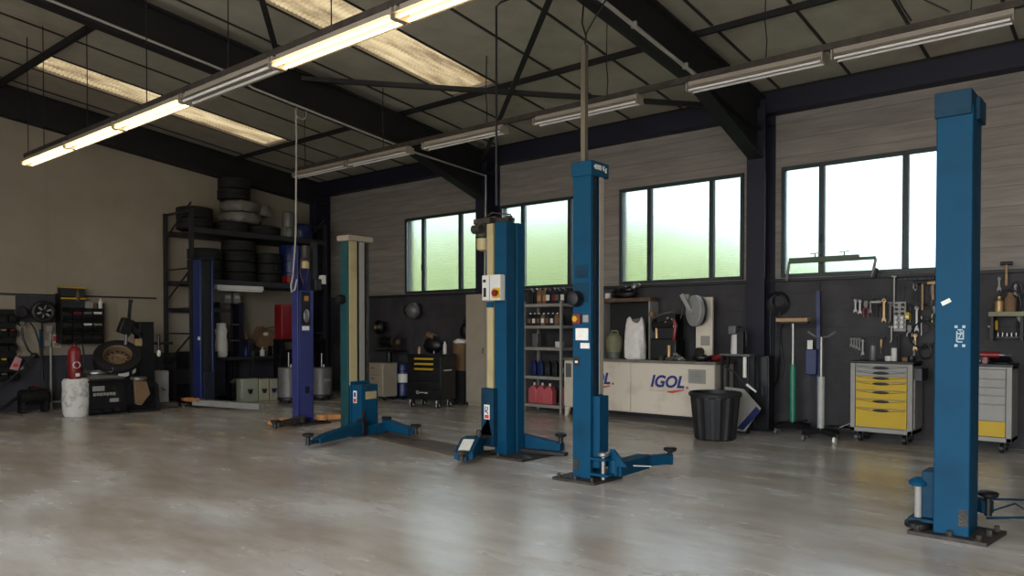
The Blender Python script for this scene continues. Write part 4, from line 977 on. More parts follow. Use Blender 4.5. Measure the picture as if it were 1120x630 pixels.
for s in (-1, 1):
    MB().prism([(s*W2, 0), (s*(W2-0.05), 0), (s*(W2-0.10), 0.15), (s*W2, 0.15)][::s], 0.02, 0.06, 'Y').build('foot', M_beige, t)
    MB().bb(s*W2-0.05 if s > 0 else -W2, W2 if s > 0 else -W2+0.05, 0.5, 0.55, 0, 0.15).build('foot', M_beige, t)
# items on it
def cz_at(px, Y): return on_y(px, 380, Y)[0]
# rear upstand with shelf
x0 = cz_at(662, 10.35); x1 = cz_at(706, 10.35)
t = thing('wall_shelf', 'dark wooden wall shelf above the olive canister', 'shelf', (x0, 10.3, 1.60))
_, zs = on_y(690, 328, 10.3)
t.location.z = zs
MB().bb(-0.05, x1-x0+0.12, -0.02, 0.27, -0.03, 0.03).build('board', M_darkwood, t, bevel=0.004)
MB().bb(-0.05, -0.02, 0.0, 0.25, CT-zs, -0.03).bb(x1-x0+0.08, x1-x0+0.11, 0.0, 0.25, CT-zs, -0.03).each('shelf_post', M_lgrey, t)
MB().bb(-0.02, x1-x0+0.08, 0.22, 0.25, CT-zs, -0.04).build('back_board', M_black, t)
# clutter on the shelf
tag(pot(665, 320, 0.10, 0.09, M_white, 'white cup at the left end of the wooden wall shelf', 10.4, zs+0.03), 'white cup at the left end of the wooden wall shelf', 'cup')
x_ = cz_at(683, 10.42)
o = MB().ell((0, 0, 0.07), (0.22, 0.1, 0.07)).ell((0.05, 0, 0.14), (0.12, 0.08, 0.05)).ell((-0.13, 0, 0.11), (0.1, 0.08, 0.05)).rough(0.012, 5).build('cloth_heap', M_blackm, None, (x_, 10.42, zs+0.03)); tag(o, 'dark crumpled cloth heap on the wooden wall shelf', 'cloth')
x_ = cz_at(694, 10.38)
o = MB().ell((0, 0, 0.045), (0.05, 0.04, 0.045)).ell((0.06, 0.02, 0.06), (0.04, 0.04, 0.035)).rough(0.006, 6).build('plastic_wrap', M_chrome, None, (x_, 10.36, zs+0.17)); tag(o, 'shiny crumpled wrap on top of the dark cloth', 'wrap')
# olive canister
x_ = cz_at(672, 10.15)
t = thing('canister', 'olive pressure canister with top handle on the cream cabinet', 'canister', (x_, 10.15, CT))
MB().lathe([(0.10, 0), (0.105, 0.02), (0.105, 0.10), (0.12, 0.13), (0.13, 0.22), (0.125, 0.32), (0.08, 0.38), (0.05, 0.40)], n=28).build('canister_body', M_olive, t)
MB().lathe([(0.107, 0.0), (0.108, 0.1)], n=28, caps=False).build('base_band', mat('olive_dark', (0.09, 0.1, 0.08), 0.5), t)
MB().tube([(-0.07, 0, 0.38), (-0.05, 0, 0.43), (0.05, 0, 0.43), (0.07, 0, 0.38)], 0.013, 8).build('handle', M_olive, t)
# white woven bag
x_ = cz_at(695, 10.12)
t = MB(); n = 28; rings = []
for i, (z_, sx_, sy_) in enumerate([(0, 0.14, 0.10), (0.03, 0.16, 0.12), (0.2, 0.165, 0.12), (0.36, 0.155, 0.115), (0.46, 0.15, 0.09), (0.56, 0.13, 0.06), (0.60, 0.10, 0.03)]):
    ring = []
    for k in range(n):
        a = 2*PI*k/n; w_ = 1+0.06*math.sin(5*a+i*0.7)+0.04*math.sin(9*a+i); dz = (0.05*math.sin(2*a+1) if i >= 4 else 0)
        ca, sa = math.cos(a), math.sin(a); e = 0.7
        ring.append(t.bm.verts.new((sx_*w_*math.copysign(abs(ca)**e, ca), sy_*w_*math.copysign(abs(sa)**e, sa), z_+dz)))
    rings.append(ring)
for A_, B_ in zip(rings, rings[1:]):
    for k in range(n): t.bm.faces.new((A_[k], A_[(k+1) % n], B_[(k+1) % n], B_[k]))
t.bm.faces.new(rings[0][::-1]); t.bm.faces.new(rings[-1])
t.rough(0.005, 3)
o = t.build('white_sack', M_bag, None, (x_, 10.12, CT), bevel=0); tag(o, 'tall white woven sack standing on the cream cabinet', 'sack')
# black pump assembly
x_ = cz_at(727, 10.2)
t = thing('bench_pump', 'black bench pump with manifold and dials on the cream cabinet', 'pump', (x_, 10.2, CT))
MB().bb(-0.19, 0.24, -0.1, 0.2, 0, 0.32).build('pump_base', M_blackm, t, bevel=0.02)
MB().cyl((-0.2, 0.05, 0.50), (0.2, 0.05, 0.55), 0.10, 0.13, n=20).bb(-0.1, 0.2, -0.05, 0.2, 0.3, 0.68).build('pump_housing', M_blackm, t, bevel=0.01)
MB().tube([(-0.18, -0.05, 0.62), (0.0, -0.08, 0.68), (0.2, -0.08, 0.72)], 0.012, 8).build('feed_pipe', M_grey, t)
MB().cyl((-0.12, -0.02, 0.32), (-0.12, -0.02, 0.48), 0.03, n=14).cyl((0.14, -0.12, 0.02), (0.14, -0.12, 0.22), 0.028, n=14).build('grease_cartridge', M_gold, t)
MB().ell((-0.22, 0, 0.68), (0.05, 0.05, 0.055)).build('regulator', M_card, t)
for i, (a, b) in enumerate(((0.08, 0.62), (0.15, 0.60), (0.05, 0.56), (0.13, 0.54))): MB().cyl((a, -0.05, b), (a, -0.065, b), 0.018, n=12).each('gauge', M_chrome, t)
MB().tube([(0.21, -0.12, 0.60), (0.25, -0.13, 0.5), (0.23, -0.13, 0.36), (0.21, -0.12, 0.30)], 0.028, 8).build('red_hose', M_red, t)
MB().ell((0.24, -0.12, 0.50), (0.035, 0.03, 0.04)).build('coupling', M_paper, t)
x_ = cz_at(732, 10.02)
t = thing('chain_heap', 'heap of greasy bright chain at the front of the cream cabinet', 'chain', (x_+0.1, 10.02, CT))
m = MB(); rr = random.Random(4)
for i in range(42):
    a = rr.random()*6.28; q = rr.random()**0.6; m.torus((0.14*q*math.cos(a), 0.06*q*math.sin(a), 0.02+0.1*(1-q)*rr.random()), 0.018, 0.005, Matrix.Rotation(rr.random()*3, 4, 'X') @ Matrix.Rotation(rr.random()*3, 4, 'Y'), 10, 5)
m.build('links', M_chrome, t)
tag(MB().lathe([(0.045, 0.0), (0.045, 0.03), (0.06, 0.05), (0.065, 0.07), (0.055, 0.065), (0.04, 0.04)], n=18).build('small_dish', M_iron, None, (x_-0.12, 10.0, CT)), 'small metal dish at the front edge of the cream cabinet', 'dish')
# hose reel on cream stand
x_ = cz_at(763, 10.2)
t = thing('hose_reel', 'grey hose reel mounted on a cream upright board', 'hose reel', (x_, 10.2, CT))
_, ztop = on_y(770, 325, 10.25)
MB().bb(-0.06, 0.20, 0.06, 0.10, 0, ztop-CT).build('mounting_board', M_beige, t, bevel=0.004)
rc = Vector((-0.02, -0.03, on_y(760, 340, 10.17)[1]-CT)); RM = Matrix.Rotation(R(35), 4, 'Z') @ RY90
d_ = MB().lathe([(0.05, -0.03), (0.22, -0.028), (0.225, -0.02), (0.225, 0.035), (0.215, 0.045), (0.05, 0.05)], rc, 36, Matrix.Rotation(R(-35), 4, 'Z') @ RX90 @ Matrix.Rotation(0, 4, 'Z'))
M_reel = mat('reel_grey', (0.34, 0.335, 0.32), 0.45, 0.1, 0.08, 6)
d_.build('drum', M_reel, t)
RM = Matrix.Rotation(R(-35), 4, 'Z') @ RX90
MB().torus(rc+(RM @ Vector((0, 0, -0.055))), 0.185, 0.03, RM, 36, 10).each('hose', M_cable, t)
MB().lathe([(0.205, -0.09), (0.21, -0.08), (0.205, -0.075)], rc, 36, RM).lathe([(0.03, 0.05), (0.05, 0.06), (0.045, 0.085)], rc, 18, RM).build('flange', M_reel, t)
a0 = rc+(RM @ Vector((0, 0, 0.085)))
MB().bar(a0, a0+Vector((-0.15, 0.02, 0.24)), 0.03, 0.06).bar(a0, a0+Vector((0.16, 0.1, -0.03)), 0.03, 0.06).each('swing_arm', M_reel, t, bevel=0.004)
MB().box(tuple(rc+Vector((-0.17, 0.03, 0.20))), (0.12, 0.08, 0.09)).build('outlet_guide', M_lgrey, t, bevel=0.01)
MB().bb(0.02, 0.16, 0.054, 0.06, 0.22, 0.36).build('paper_label', M_lgrey, t)
MB().cyl((-0.0, 0.0, 0.12), (0.03, 0.06, 0.12), 0.07, n=18).build('valve_wheel', M_iron, t)
MB().tube([tuple(rc+Vector((-0.18, 0.0, 0.2))), (-0.24, -0.02, 0.70), (-0.25, -0.05, 0.60)], 0.012, 8).build('hose_end', M_cable, t)

# ------------------------------------------------------------------ small trolley, black box cabinet, leaning panel
x0 = on_y(787, 385, 9.75)[0]; x1 = on_y(820, 385, 9.75)[0]
_, tz = on_y(800, 388, 9.75)
t = thing('tool_trolley', 'small black open trolley stand behind the waste bin', 'trolley', ((x0+x1)/2, 9.75, 0))
W_ = (x1-x0)/2
MB().bb(-W_, W_, 0, 0.22, tz-0.015, tz+0.01).build('tray', M_grey, t)
for a in (-W_+0.03, W_-0.03): 
    for b in (0.02, 0.20): MB().bb(a-0.015, a+0.015, b-0.015, b+0.015, 0.05, tz).build('leg', M_blackm, t)
for a in (-W_+0.03, W_-0.03): MB().cyl((a-0.015, 0.02, 0.04), (a+0.015, 0.02, 0.04), 0.04, n=14).build('wheel', M_black, t)
MB().bb(-W_, W_, 0, 0.22, 0.2, 0.22).build('lower_tray', M_blackm, t)
t2 = thing('spray_gun', 'white bodied machine with grey head standing on the small trolley', 'machine', (on_y(804, 380, 9.86)[0], 9.86, tz+0.01))
MB().lathe([(0.055, 0), (0.06, 0.02), (0.055, 0.12), (0.05, 0.24), (0.035, 0.27)], n=20).build('body', M_white, t2)
MB().bb(-0.08, 0.03, -0.06, 0.06, 0.26, 0.38).build('head', M_grey, t2, bevel=0.015)
MB().bb(0.04, 0.13, -0.04, 0.05, 0.0, 0.30).tube([(0.05, 0, 0.36), (0.15, 0, 0.33), (0.16, 0, 0.1)], 0.015, 8).build('side_unit', M_blackm, t2, bevel=0.01)
o = MB().ell((0, 0, 0.045), (0.13, 0.09, 0.045)).ell((0.08, 0.02, 0.06), (0.07, 0.07, 0.05)).rough(0.008, 9).build('red_rag', M_red, None, (x0-0.03, 10.05, 1.0)); tag(o, 'dark red rag heap between hose reel and small trolley', 'rag')
o.location = (on_y(782, 380, 10.2)[0], 10.2, CT+0.0)
o = MB().ell((0, 0, 0.05), (0.14, 0.12, 0.05)).rough(0.01, 11).build('black_bag', M_blackm, None, (on_y(770, 388, 10.02)[0]-0.02, 10.0, CT)); tag(o, 'flat dark bag at the right end of the cream cabinet', 'bag')
xb0 = on_y(806, 430, 10.0)[0]; xb1 = on_y(841, 430, 10.0)[0]; _, zb_ = on_y(825, 389, 10.0)
t = thing('steel_locker', 'low black steel cabinet beside the column', 'cabinet', ((xb0+xb1)/2, 10.0, 0))
W_ = (xb1-xb0)/2
MB().bb(-W_, W_, 0, 0.20, 0.03, zb_).build('cabinet_body', M_blackm, t, bevel=0.006)
MB().bb(-W_+0.02, W_-0.02, -0.012, 0, 0.06, zb_-0.03).build('door', M_blackm, t, bevel=0.003)
MB().bb(W_-0.09, W_-0.06, -0.03, -0.012, 0.5, 0.62).build('handle', M_greydark, t)
# leaning panel
p0 = on_z(793, 474); 
t = thing('panel_offcut', 'pale grey sheet panel leaning beside the waste bin', 'panel', (on_y(808, 455, 9.7)[0], 9.66, 0.0))
MB().prism([(-0.22, 0.06), (0.10, 0.04), (0.30, 0.36), (0.05, 0.60), (-0.22, 0.62)], 0, 0.012, 'Y', Matrix.Rotation(R(-8), 4, 'X')).build('sheet', M_lgrey, t)
MB().prism([(0.0, 0.08), (0.08, 0.06), (0.30, 0.32), (0.24, 0.38)], -0.02, -0.005, 'Y', Matrix.Rotation(R(-8), 4, 'X')).build('blue_tape', M_bluep, t)
t = thing('welding_torch', 'torch with white grip hanging over the edge of the small trolley', 'torch', (on_y(812, 420, 9.68)[0], 9.70, 0.6))
MB().tube([(-0.25, 0, 0.28), (-0.12, 0, 0.22), (-0.02, 0, 0.1), (0.05, 0, 0.06)], 0.012, 8).each('cable', M_cable, t)
MB().cyl((0.05, 0, 0.06), (0.18, 0, -0.03), 0.018, 0.012, n=12).build('grip', M_paper, t)
MB().cyl((0.01, 0.03, 0.15), (0.01, 0.03, 0.42), 0.025, n=12).build('nozzle_tube', M_paper, t)

# ------------------------------------------------------------------ metal shelf with bottles and jugs
SY = 10.02
sx0 = on_y(572, 400, SY)[0]; sx1 = on_y(614, 400, SY)[0]
t = thing('storage_shelf', 'grey metal shelf unit full of bottles, left of the cream cabinet', 'shelf', ((sx0+sx1)/2, SY, 0))
SW = (sx1-sx0)/2; SD = 0.42
lev = [on_y(600, yy, SY)[1] for yy in (443, 412, 380, 356, 332)]
for z_ in lev: MB().bb(-SW, SW, 0, SD, z_-0.05, z_).build('shelf_board', M_lgrey, t, bevel=0.003)
for a in (-SW+0.015, SW-0.015):
    for b in (0.015, SD-0.015): MB().bb(a-0.02, a+0.02, b-0.02, b+0.02, 0, lev[-1]+0.04).build('upright', M_lgrey, t)
def bottle(kind):
    if kind == 'jug':
        t = thing('liquid_jug', 'x', 'jug')
        MB().prism([(-0.085, 0), (0.085, 0), (0.09, 0.02), (0.09, 0.17), (0.05, 0.22), (0.0, 0.235), (-0.08, 0.19), (-0.09, 0.17), (-0.09, 0.02)], 0, 0.13, 'Y').build('jug_body', M_redl, t, bevel=0.012)
        MB().cyl((0.0, 0.065, 0.23), (0.0, 0.065, 0.265), 0.02, n=12).build('cap', M_paper, t)
        MB().bb(-0.06, 0.06, -0.003, 0.0, 0.05, 0.13).build('label', M_redl, t)
        return t
    t = thing('oil_bottle', 'x', 'bottle')
    h = kind
    MB().prism([(-0.045, 0), (0.045, 0), (0.047, 0.01), (0.047, h*0.72), (0.02, h*0.9), (-0.02, h*0.9), (-0.047, h*0.72), (-0.047, 0.01)], 0, 0.07, 'Y').build('bottle_body', M_black, t, bevel=0.008)
    MB().cyl((0, 0.035, h*0.88), (0, 0.035, h), 0.017, n=12).build('cap', M_paper, t)
    MB().bb(-0.035, 0.035, -0.003, 0, h*0.2, h*0.55).build('label', M_paper, t)
    return t
def recol(root, body=None, cap=None, label=None):
    for ch in root.children:
        if ch.name.startswith('bottle_body') and body: s = body
        elif ch.name.startswith('cap') and cap: s = cap
        elif ch.name.startswith('label') and label: s = label
        else: continue
        ch.data = ch.data.copy(); ch.data.materials[0] = s
ordn = ['first', 'second', 'third', 'fourth', 'fifth', 'sixth', 'seventh', 'eighth']
b0 = bottle(0.27)
cols = [(M_black, M_chrome, M_greydark), (M_black, M_paper, M_black), (M_card, M_wood, M_wood), (M_card, M_wood, M_orange), (M_black, M_red, M_paper), (M_greydark, M_chrome, M_red), (M_black, M_chrome, M_grey), (M_black, M_chrome, M_paper)]
bc_names = ['black bottle with steel cap', 'black bottle with pale cap', 'brown bottle', 'brown bottle with orange label', 'black bottle with red cap', 'charcoal bottle with red label', 'black bottle with grey label', 'black bottle with white label']
first = True
for i in range(8):
    loc = (sx0+0.08+i*(2*SW-0.16)/7, SY+0.10+0.03*(i % 2), lev[4])
    o = dup(b0, loc); o['label'] = bc_names[i]+', '+ordn[i]+' from the left on the top shelf'; o['group'] = 'bottles on the top shelf'
    recol(o, *cols[i])
for i in range(8):
    loc = (sx0+0.07+i*(2*SW-0.14)/7, SY+0.08, lev[3]); c_ = cols[(i*3+1) % 8]
    o = dup(b0, loc, scale=(0.85, 1, 0.78)); o['label'] = 'short bottle, '+ordn[i]+' from the left on the second shelf down'; o['group'] = 'bottles on the second shelf down'
    recol(o, c_[0], M_paper, M_paper if i % 2 else M_card)
for i in range(5):
    loc = (sx0+0.10+i*(2*SW-0.2)/4, SY+0.14, lev[1]); 
    o = dup(b0, loc, scale=(1.1, 1.2, 1.0)); o['label'] = ('dark blue' if i < 2 else 'black')+' bottle, '+ordn[i]+' from the left on the fourth shelf down'; o['group'] = 'bottles on the fourth shelf down'
    recol(o, M_bluep if i < 2 else M_black, M_greydark, M_bluep if i < 2 else (M_paper if i == 4 else M_greydark))
for ch in list(b0.children): bpy.data.objects.remove(ch)
bpy.data.objects.remove(b0)
jp = bottle('jug'); jx = [on_y(v, 430, SY)[0] for v in (587, 596.5)]
jp.location = (jx[0]-0.02, SY+0.12, lev[0]); jp['label'] = 'pink red liquid jug partly hidden behind the blue post'; jp['group'] = 'red jugs on the bottom shelf'; jp.scale = (0.95, 1, 1.3)
dup(jp, (jx[1]+0.01, SY+0.05, lev[0]), label='pink red liquid jug in front on the bottom shelf')
dup(jp, (sx0+0.12, SY+0.1, lev[0]), label='leftmost red jug on the bottom shelf')
o = dup(jp, (sx1-0.09, SY+0.2, lev[0]), label='orange red jug at the right end of the bottom shelf')
for nme, lb, a, b, c_, d__, m_ in (('plastic_bottle', 'grey funnel shaped bottle on the middle shelf', 582, 588, 365, 379.5, M_grey), ('small_box', 'white small box at the right of the middle shelf', 607, 613, 373, 379.5, M_white)):
    o = boxy(nme, lb, 'box' if 'box' in nme else 'bottle', a, b, c_, d__, SY+0.08, 0.1, m_, 0.008); o.location.z = lev[2]

# ------------------------------------------------------------------ beige locker with box on top
lx0 = on_y(510, 380, 10.1)[0]; lx1 = on_y(553, 380, 10.1)[0]; _, lz = on_y(530, 321.5, 10.1)
t = thing('tall_locker', 'plain beige locker with double doors below the middle column', 'locker', ((lx0+lx1)/2, 10.1, 0))
W_ = (lx1-lx0)/2
MB().bb(-W_, W_, 0.0, 0.10, 0.06, lz).bb(-W_+0.03, W_-0.03, 0.02, 0.11, 0, 0.06).build('locker_body', M_locker, t, bevel=0.004)
for a, b in ((-W_+0.01, -0.004), (0.004, W_-0.01)): MB().bb(a, b, -0.018, 0, 0.08, lz-0.02).build('door', M_locker, t, bevel=0.003)
MB().bb(-0.06, -0.035, -0.03, -0.018, 0.95, 1.05).tube([(-0.05, -0.03, 1.0), (-0.02, -0.035, 1.05)], 0.008, 6).build('handle', M_grey, t)
for i in range(5): pass
o = MB().bb(-0.14, 0.14, -0.02, 0.10, 0, 0.15).build('small_carton', M_lgrey, None, (on_y(536, 315, 10.1)[0], 10.1, lz), bevel=0.004); tag(o, 'pale small carton on top of the beige locker', 'carton')
MB().bb(-0.141, 0.141, 0.02, 0.05, 0.0, 0.151).build('tape', M_locker, o)

# ------------------------------------------------------------------ black tool trolley with yellow drawer fronts
bx, by = -9.94, 9.30
t = thing('tool_cabinet', 'black rolling tool cabinet with three thin yellow drawer strips', 'tool cabinet', (bx, by, 0), R(12))
w_, d_, z0, z1 = 0.72, 0.48, 0.14, 0.92
MB().bb(-w_/2, w_/2, 0, d_, z0, z1).build('cabinet_body', M_blackm, t, bevel=0.008)
MB().bb(-w_/2-0.01, w_/2+0.01, -0.01, d_+0.01, z1, z1+0.025).build('worktop', M_blackm, t, bevel=0.006)
z = z1-0.03
for i, h in enumerate((0.09, 0.09, 0.09, 0.15, 0.15, 0.14)):
    dr = MB().bb(-w_/2+0.03, w_/2-0.03, -0.012, 0, z-h+0.006, z).build('drawer', M_blackm, t, bevel=0.003)
    MB().prism([(-0.20, z-0.045), (-0.18, z-0.012), (0.22, z-0.012), (0.20, z-0.045)], -0.02, -0.012, 'Y').build('handle', M_yellow if i < 3 else M_black, dr); z -= h
MB().torus((-0.12, -0.016, 0.27), 0.025, 0.007, RX90, 16, 6).bb(-0.08, 0.02, -0.018, -0.015, 0.262, 0.276).box((0.06, -0.017, 0.268), (0.06, 0.004, 0.03)).build('emblem', M_paper, t)
MB().box((w_/2+0.002, 0.22, 0.66), (0.003, 0.26, 0.018)).build('side_lettering', M_paper, t)
for i, (a, b) in enumerate(((-w_/2+0.08, 0.06), (w_/2-0.08, 0.06), (-w_/2+0.08, d_-0.06), (w_/2-0.08, d_-0.06))):
    c = caster(t, a, b, 0.055, M_black); MB().cyl((a-0.02, b, 0.055), (a+0.02, b, 0.055), 0.035, n=16).build('hub', M_paper, c)
    MB().bb(a-0.045, a-0.022, b-0.03, b+0.03, 0.02, 0.13).build('guard', M_paper, c)
for k_, (a, m_, h_, lb) in enumerate(((-0.27, M_gold, 0.12, 'short can with pale cap at the left of the black tool cabinet'), (0.05, M_chrome, 0.16, 'thin bright can on the middle of the black tool cabinet'), (0.28, M_white, 0.22, 'white spray can at the right of the black tool cabinet'))):
    v = Matrix.Rotation(R(12), 4, 'Z') @ Vector((a, 0.25, 0)); r_ = 0.018 if k_ == 1 else 0.032
    c = MB().lathe([(r_, 0), (r_, h_*0.75), (r_*0.5, h_*0.85)], n=16).build('spray_can', m_, None, (bx+v.x, by+v.y, z1+0.025)); tag(c, lb, 'can')
    MB().cyl((0, 0, h_*0.85), (0, 0, h_), r_*0.4, n=10).build('cap', M_paper, c)
v = Matrix.Rotation(R(12), 4, 'Z') @ Vector((0.0, 0.3, 0))
t = thing('polisher', 'dark machine with tan body lying on the black tool cabinet', 'machine', (bx+v.x, by+v.y, z1+0.025), 0.2)
MB().ell((0.0, 0, 0.15), (0.21, 0.10, 0.15)).build('machine_body', M_blackm, t)
MB().cyl((-0.1, -0.02, 0.34), (0.06, -0.05, 0.30), 0.055, n=16).build('motor', M_card, t)
MB().cyl((0.06, -0.05, 0.30), (0.16, -0.06, 0.27), 0.035, n=16).build('grip', M_black, t)
# wooden crate on stand right of it
x_ = on_y(503, 385, 10.15)[0]
t = thing('wooden_box', 'tall brown wooden box with a white cloth beside the beige locker', 'box', (x_, 10.12, 0))
MB().bb(-0.12, 0.13, 0, 0.25, 0.05, 0.62).build('stand', M_greydark, t)
MB().bb(-0.13, 0.14, -0.02, 0.27, 0.62, 1.12).build('box_body', M_card, t, bevel=0.005)
MB().ell((0.0, 0.05, 1.15), (0.15, 0.12, 0.05)).rough(0.012, 8).build('cloth', M_bag, t)
MB().bb(-0.10, -0.08, 0.02, 0.04, 0.0, 0.06).bb(0.09, 0.11, 0.02, 0.04, 0.0, 0.06).each('leg', M_greydark, t)
o = MB().ell((0, 0, 0.14), (0.12, 0.08, 0.14)).ell((0.03, 0, 0.3), (0.07, 0.05, 0.1)).rough(0.012, 12).build('dark_bag', M_blackm, None, (x_-0.12, 10.42, 1.2)); tag(o, 'dark bag hanging on the wall over the wooden box', 'bag')
# blue drum
x_ = on_y(441, 420, 10.25)[0]
_, dz = on_y(440, 398, 10.25)
t = thing('oil_drum', 'small blue oil drum with a white label band', 'drum', (x_, 10.25, 0))
MB().lathe([(0.17, 0.06), (0.175, 0.07), (0.17, 0.08), (0.17, 0.3), (0.178, 0.31), (0.17, 0.32), (0.17, 0.55), (0.178, 0.56), (0.17, 0.57), (0.17, dz-0.02), (0.175, dz), (0.16, dz-0.01)], n=30).build('drum_body', M_bluep, t)
MB().lathe([(0.1725, 0.33), (0.1725, 0.50)], n=30, caps=False).build('label_band', M_paper, t)
MB().bb(-0.05, 0.02, -0.176, -0.171, 0.60, 0.72).build('paper_label', M_paper, t)
MB().bb(-0.17, 0.17, -0.17, 0.17, 0.03, 0.06).build('dolly', M_black, t)
for a in (-0.13, 0.13): MB().cyl((a-0.015, -0.12, 0.02), (a+0.015, -0.12, 0.02), 0.02, n=12).cyl((a-0.015, 0.12, 0.02), (a+0.015, 0.12, 0.02), 0.02, n=12).build('wheel', M_black, t)
# beige three drawer cabinet
x0 = on_y(402, 420, 9.7)[0]; x1 = on_y(419, 420, 9.7)[0]; _, z1_ = on_y(412, 397, 9.7)
t = thing('drawer_cabinet', 'worn beige three drawer cabinet right of the cream covered post', 'cabinet', ((x0+x1)/2, 9.7, 0), R(-8))
W_ = 0.27
MB().bb(-W_, W_, 0, 0.34, 0.07, z1_).build('cabinet_body', M_locker, t, bevel=0.02)
for i in range(3):
    hh = (z1_-0.12)/3; dr = MB().bb(-W_+0.03, W_-0.03, -0.015, 0, 0.09+i*hh, 0.09+(i+1)*hh-0.012).build('drawer', M_locker, t, bevel=0.004)
    MB().bb(-0.12, -0.02, -0.025, -0.015, 0.09+(i+0.6)*hh, 0.09+(i+0.68)*hh).build('handle', M_greydark, dr)
for a in (-W_+0.06, W_-0.06):
    for b in (0.07, 0.28): caster(t, a, b, 0.03)
# lamp housing / hood on wall
x_, z_ = on_y(452, 340, 10.42)
t = thing('welding_mask', 'grey rounded welding mask hanging high on the dark wall', 'mask', (x_, 10.42, z_))
MB().ell((0, 0, 0), (0.17, 0.13, 0.17)).build('mask_shell', M_grey, t)
MB().ell((-0.14, -0.02, 0.02), (0.07, 0.1, 0.12)).build('visor', M_blackm, t)
MB().cyl((0, 0.16, 0.14), (0, -0.02, 0.14), 0.008, n=8).build('hook', M_greydark, t)
# dark machine left: brake lathe / stacked wheel
x_, z_ = on_y(418, 365, 10.2)
t = thing('bench_grinder_stand', 'dark bench grinder on a black pedestal against the wall', 'grinder', (x_+0.1, 10.3, 0))
MB().cyl((0, 0, 0.03), (0, 0, 0.95), 0.06, n=16).bb(-0.18, 0.18, -0.15, 0.15, 0, 0.04).build('pedestal', M_black, t)
MB().bb(-0.3, 0.3, -0.15, 0.2, 0.92, 0.96).build('platform', M_black, t)
MB().cyl((-0.2, 0, 1.12), (0.2, 0, 1.12), 0.10, n=20).build('motor', M_blackm, t)
for s in (-1, 1):
    MB().cyl((s*0.2, 0, 1.12), (s*0.26, 0, 1.12), 0.14, n=28).build('grinding_wheel', M_iron, t); MB().cyl((s*0.26, 0, 1.12), (s*0.275, 0, 1.12), 0.05, n=16).build('wheel_nut', M_card, t)
x_, z_ = on_y(415, 358, 10.38)
t = thing('brake_drum', 'rusty brake drum hanging on the dark wall above the grinder', 'brake drum', (x_, 10.42, z_))
MB().lathe([(0.14, 0.0), (0.15, 0.02), (0.15, 0.07), (0.10, 0.09), (0.05, 0.13), (0.0, 0.13)], (0, 0, 0), 24, RX90).build('drum_shell', M_blackm, t)
MB().cyl((0, -0.10, 0), (0, -0.15, 0), 0.045, n=16).build('hub', M_card, t)
MB().cyl((0, 0.16, 0.1), (0, -0.02, 0.1), 0.01, n=8).build('hook', M_greydark, t)

# ------------------------------------------------------------------ left wall: parts bins, reel, hoses, motor
Q = PI/2          # things on the left wall face +X
def left_rect(px0, px1, py0, py1, X):
    ya, _ = on_x(px0, (py0+py1)/2, X); yb, _ = on_x(px1, (py0+py1)/2, X)
    _, zt = on_x((px0+px1)/2, py0, X); _, zb = on_x((px0+px1)/2, py1, X)
    return ya, yb, zb, zt
ya, yb, zb_, zt_ = left_rect(-14, 20, 338, 418, -14.55)
t = thing('parts_bin_panel', 'black wall panel of parts bins at the left edge', 'bin panel', (-14.55, (ya+yb)/2, zb_), Q)
W_ = (yb-ya)/2; H_ = zt_-zb_
MB().bb(-W_, W_, 0.1, 0.145, 0, H_).build('back_panel', M_black, t)
binc = [M_black, M_grey, M_black, M_black, M_yellow, M_black, M_white, M_black, M_black, M_black, M_olive, M_red, M_black, M_black, M_black]
for r_ in range(5):
    for c_ in range(3):
        a = -W_+0.03+c_*(2*W_-0.04)/3; wd = (2*W_-0.04)/3-0.02; z = 0.03+r_*H_/5
        o = MB().prism([(0.1, 0), (-0.06, 0), (-0.08, 0.07), (0.0, 0.13), (0.1, 0.13)], a, a+wd, 'X'); 
        for v in o.bm.verts: v.co.z += z
        ob = o.build('bin', M_black, t, bevel=0.004)
        if binc[(r_*3+c_)] is not M_black: MB().bb(a+0.02, a+wd-0.02, -0.05, 0.05, z+0.075, z+0.12).build('bin_contents', binc[r_*3+c_], ob)
ya, yb, zb_, zt_ = left_rect(66, 112, 337, 375, -14.5)
t = thing('parts_bin_panel', 'black wall rack of bins with yellow edged boxes on top', 'bin panel', (-14.5, (ya+yb)/2, zb_), Q)
W_ = (yb-ya)/2; H_ = zt_-zb_
MB().bb(-W_, W_, 0.1, 0.195, 0, H_).build('back_panel', M_black, t); MB().bb(-W_, W_, -0.06, 0.1, -0.02, 0).bb(-W_-0.01, -W_+0.01, -0.06, 0.195, 0, H_+0.25).bb(W_-0.01, W_+0.01, -0.06, 0.195, 0, H_+0.1).build('rack_frame', M_black, t)
cnt = {(1, 2): M_red, (2, 2): M_grey, (3, 1): M_olive, (2, 1): M_white, (0, 1): M_greydark, (3, 2): M_white}
for r_ in range(3):
    for c_ in range(4):
        a = -W_+0.02+c_*(2*W_-0.02)/4; wd = (2*W_-0.02)/4-0.015; z = 0.01+r_*H_/3
        o = MB().prism([(0.1, 0), (-0.05, 0), (-0.07, 0.06), (0.0, 0.15), (0.1, 0.15)], a, a+wd, 'X')
        for v in o.bm.verts: v.co.z += z
        ob = o.build('bin', M_black, t, bevel=0.004)
        if (c_, r_) in cnt: MB().bb(a+0.01, a+wd-0.01, -0.045, 0.05, z+0.07, z+0.13).build('bin_contents', cnt[(c_, r_)], ob)
zt2 = zt_
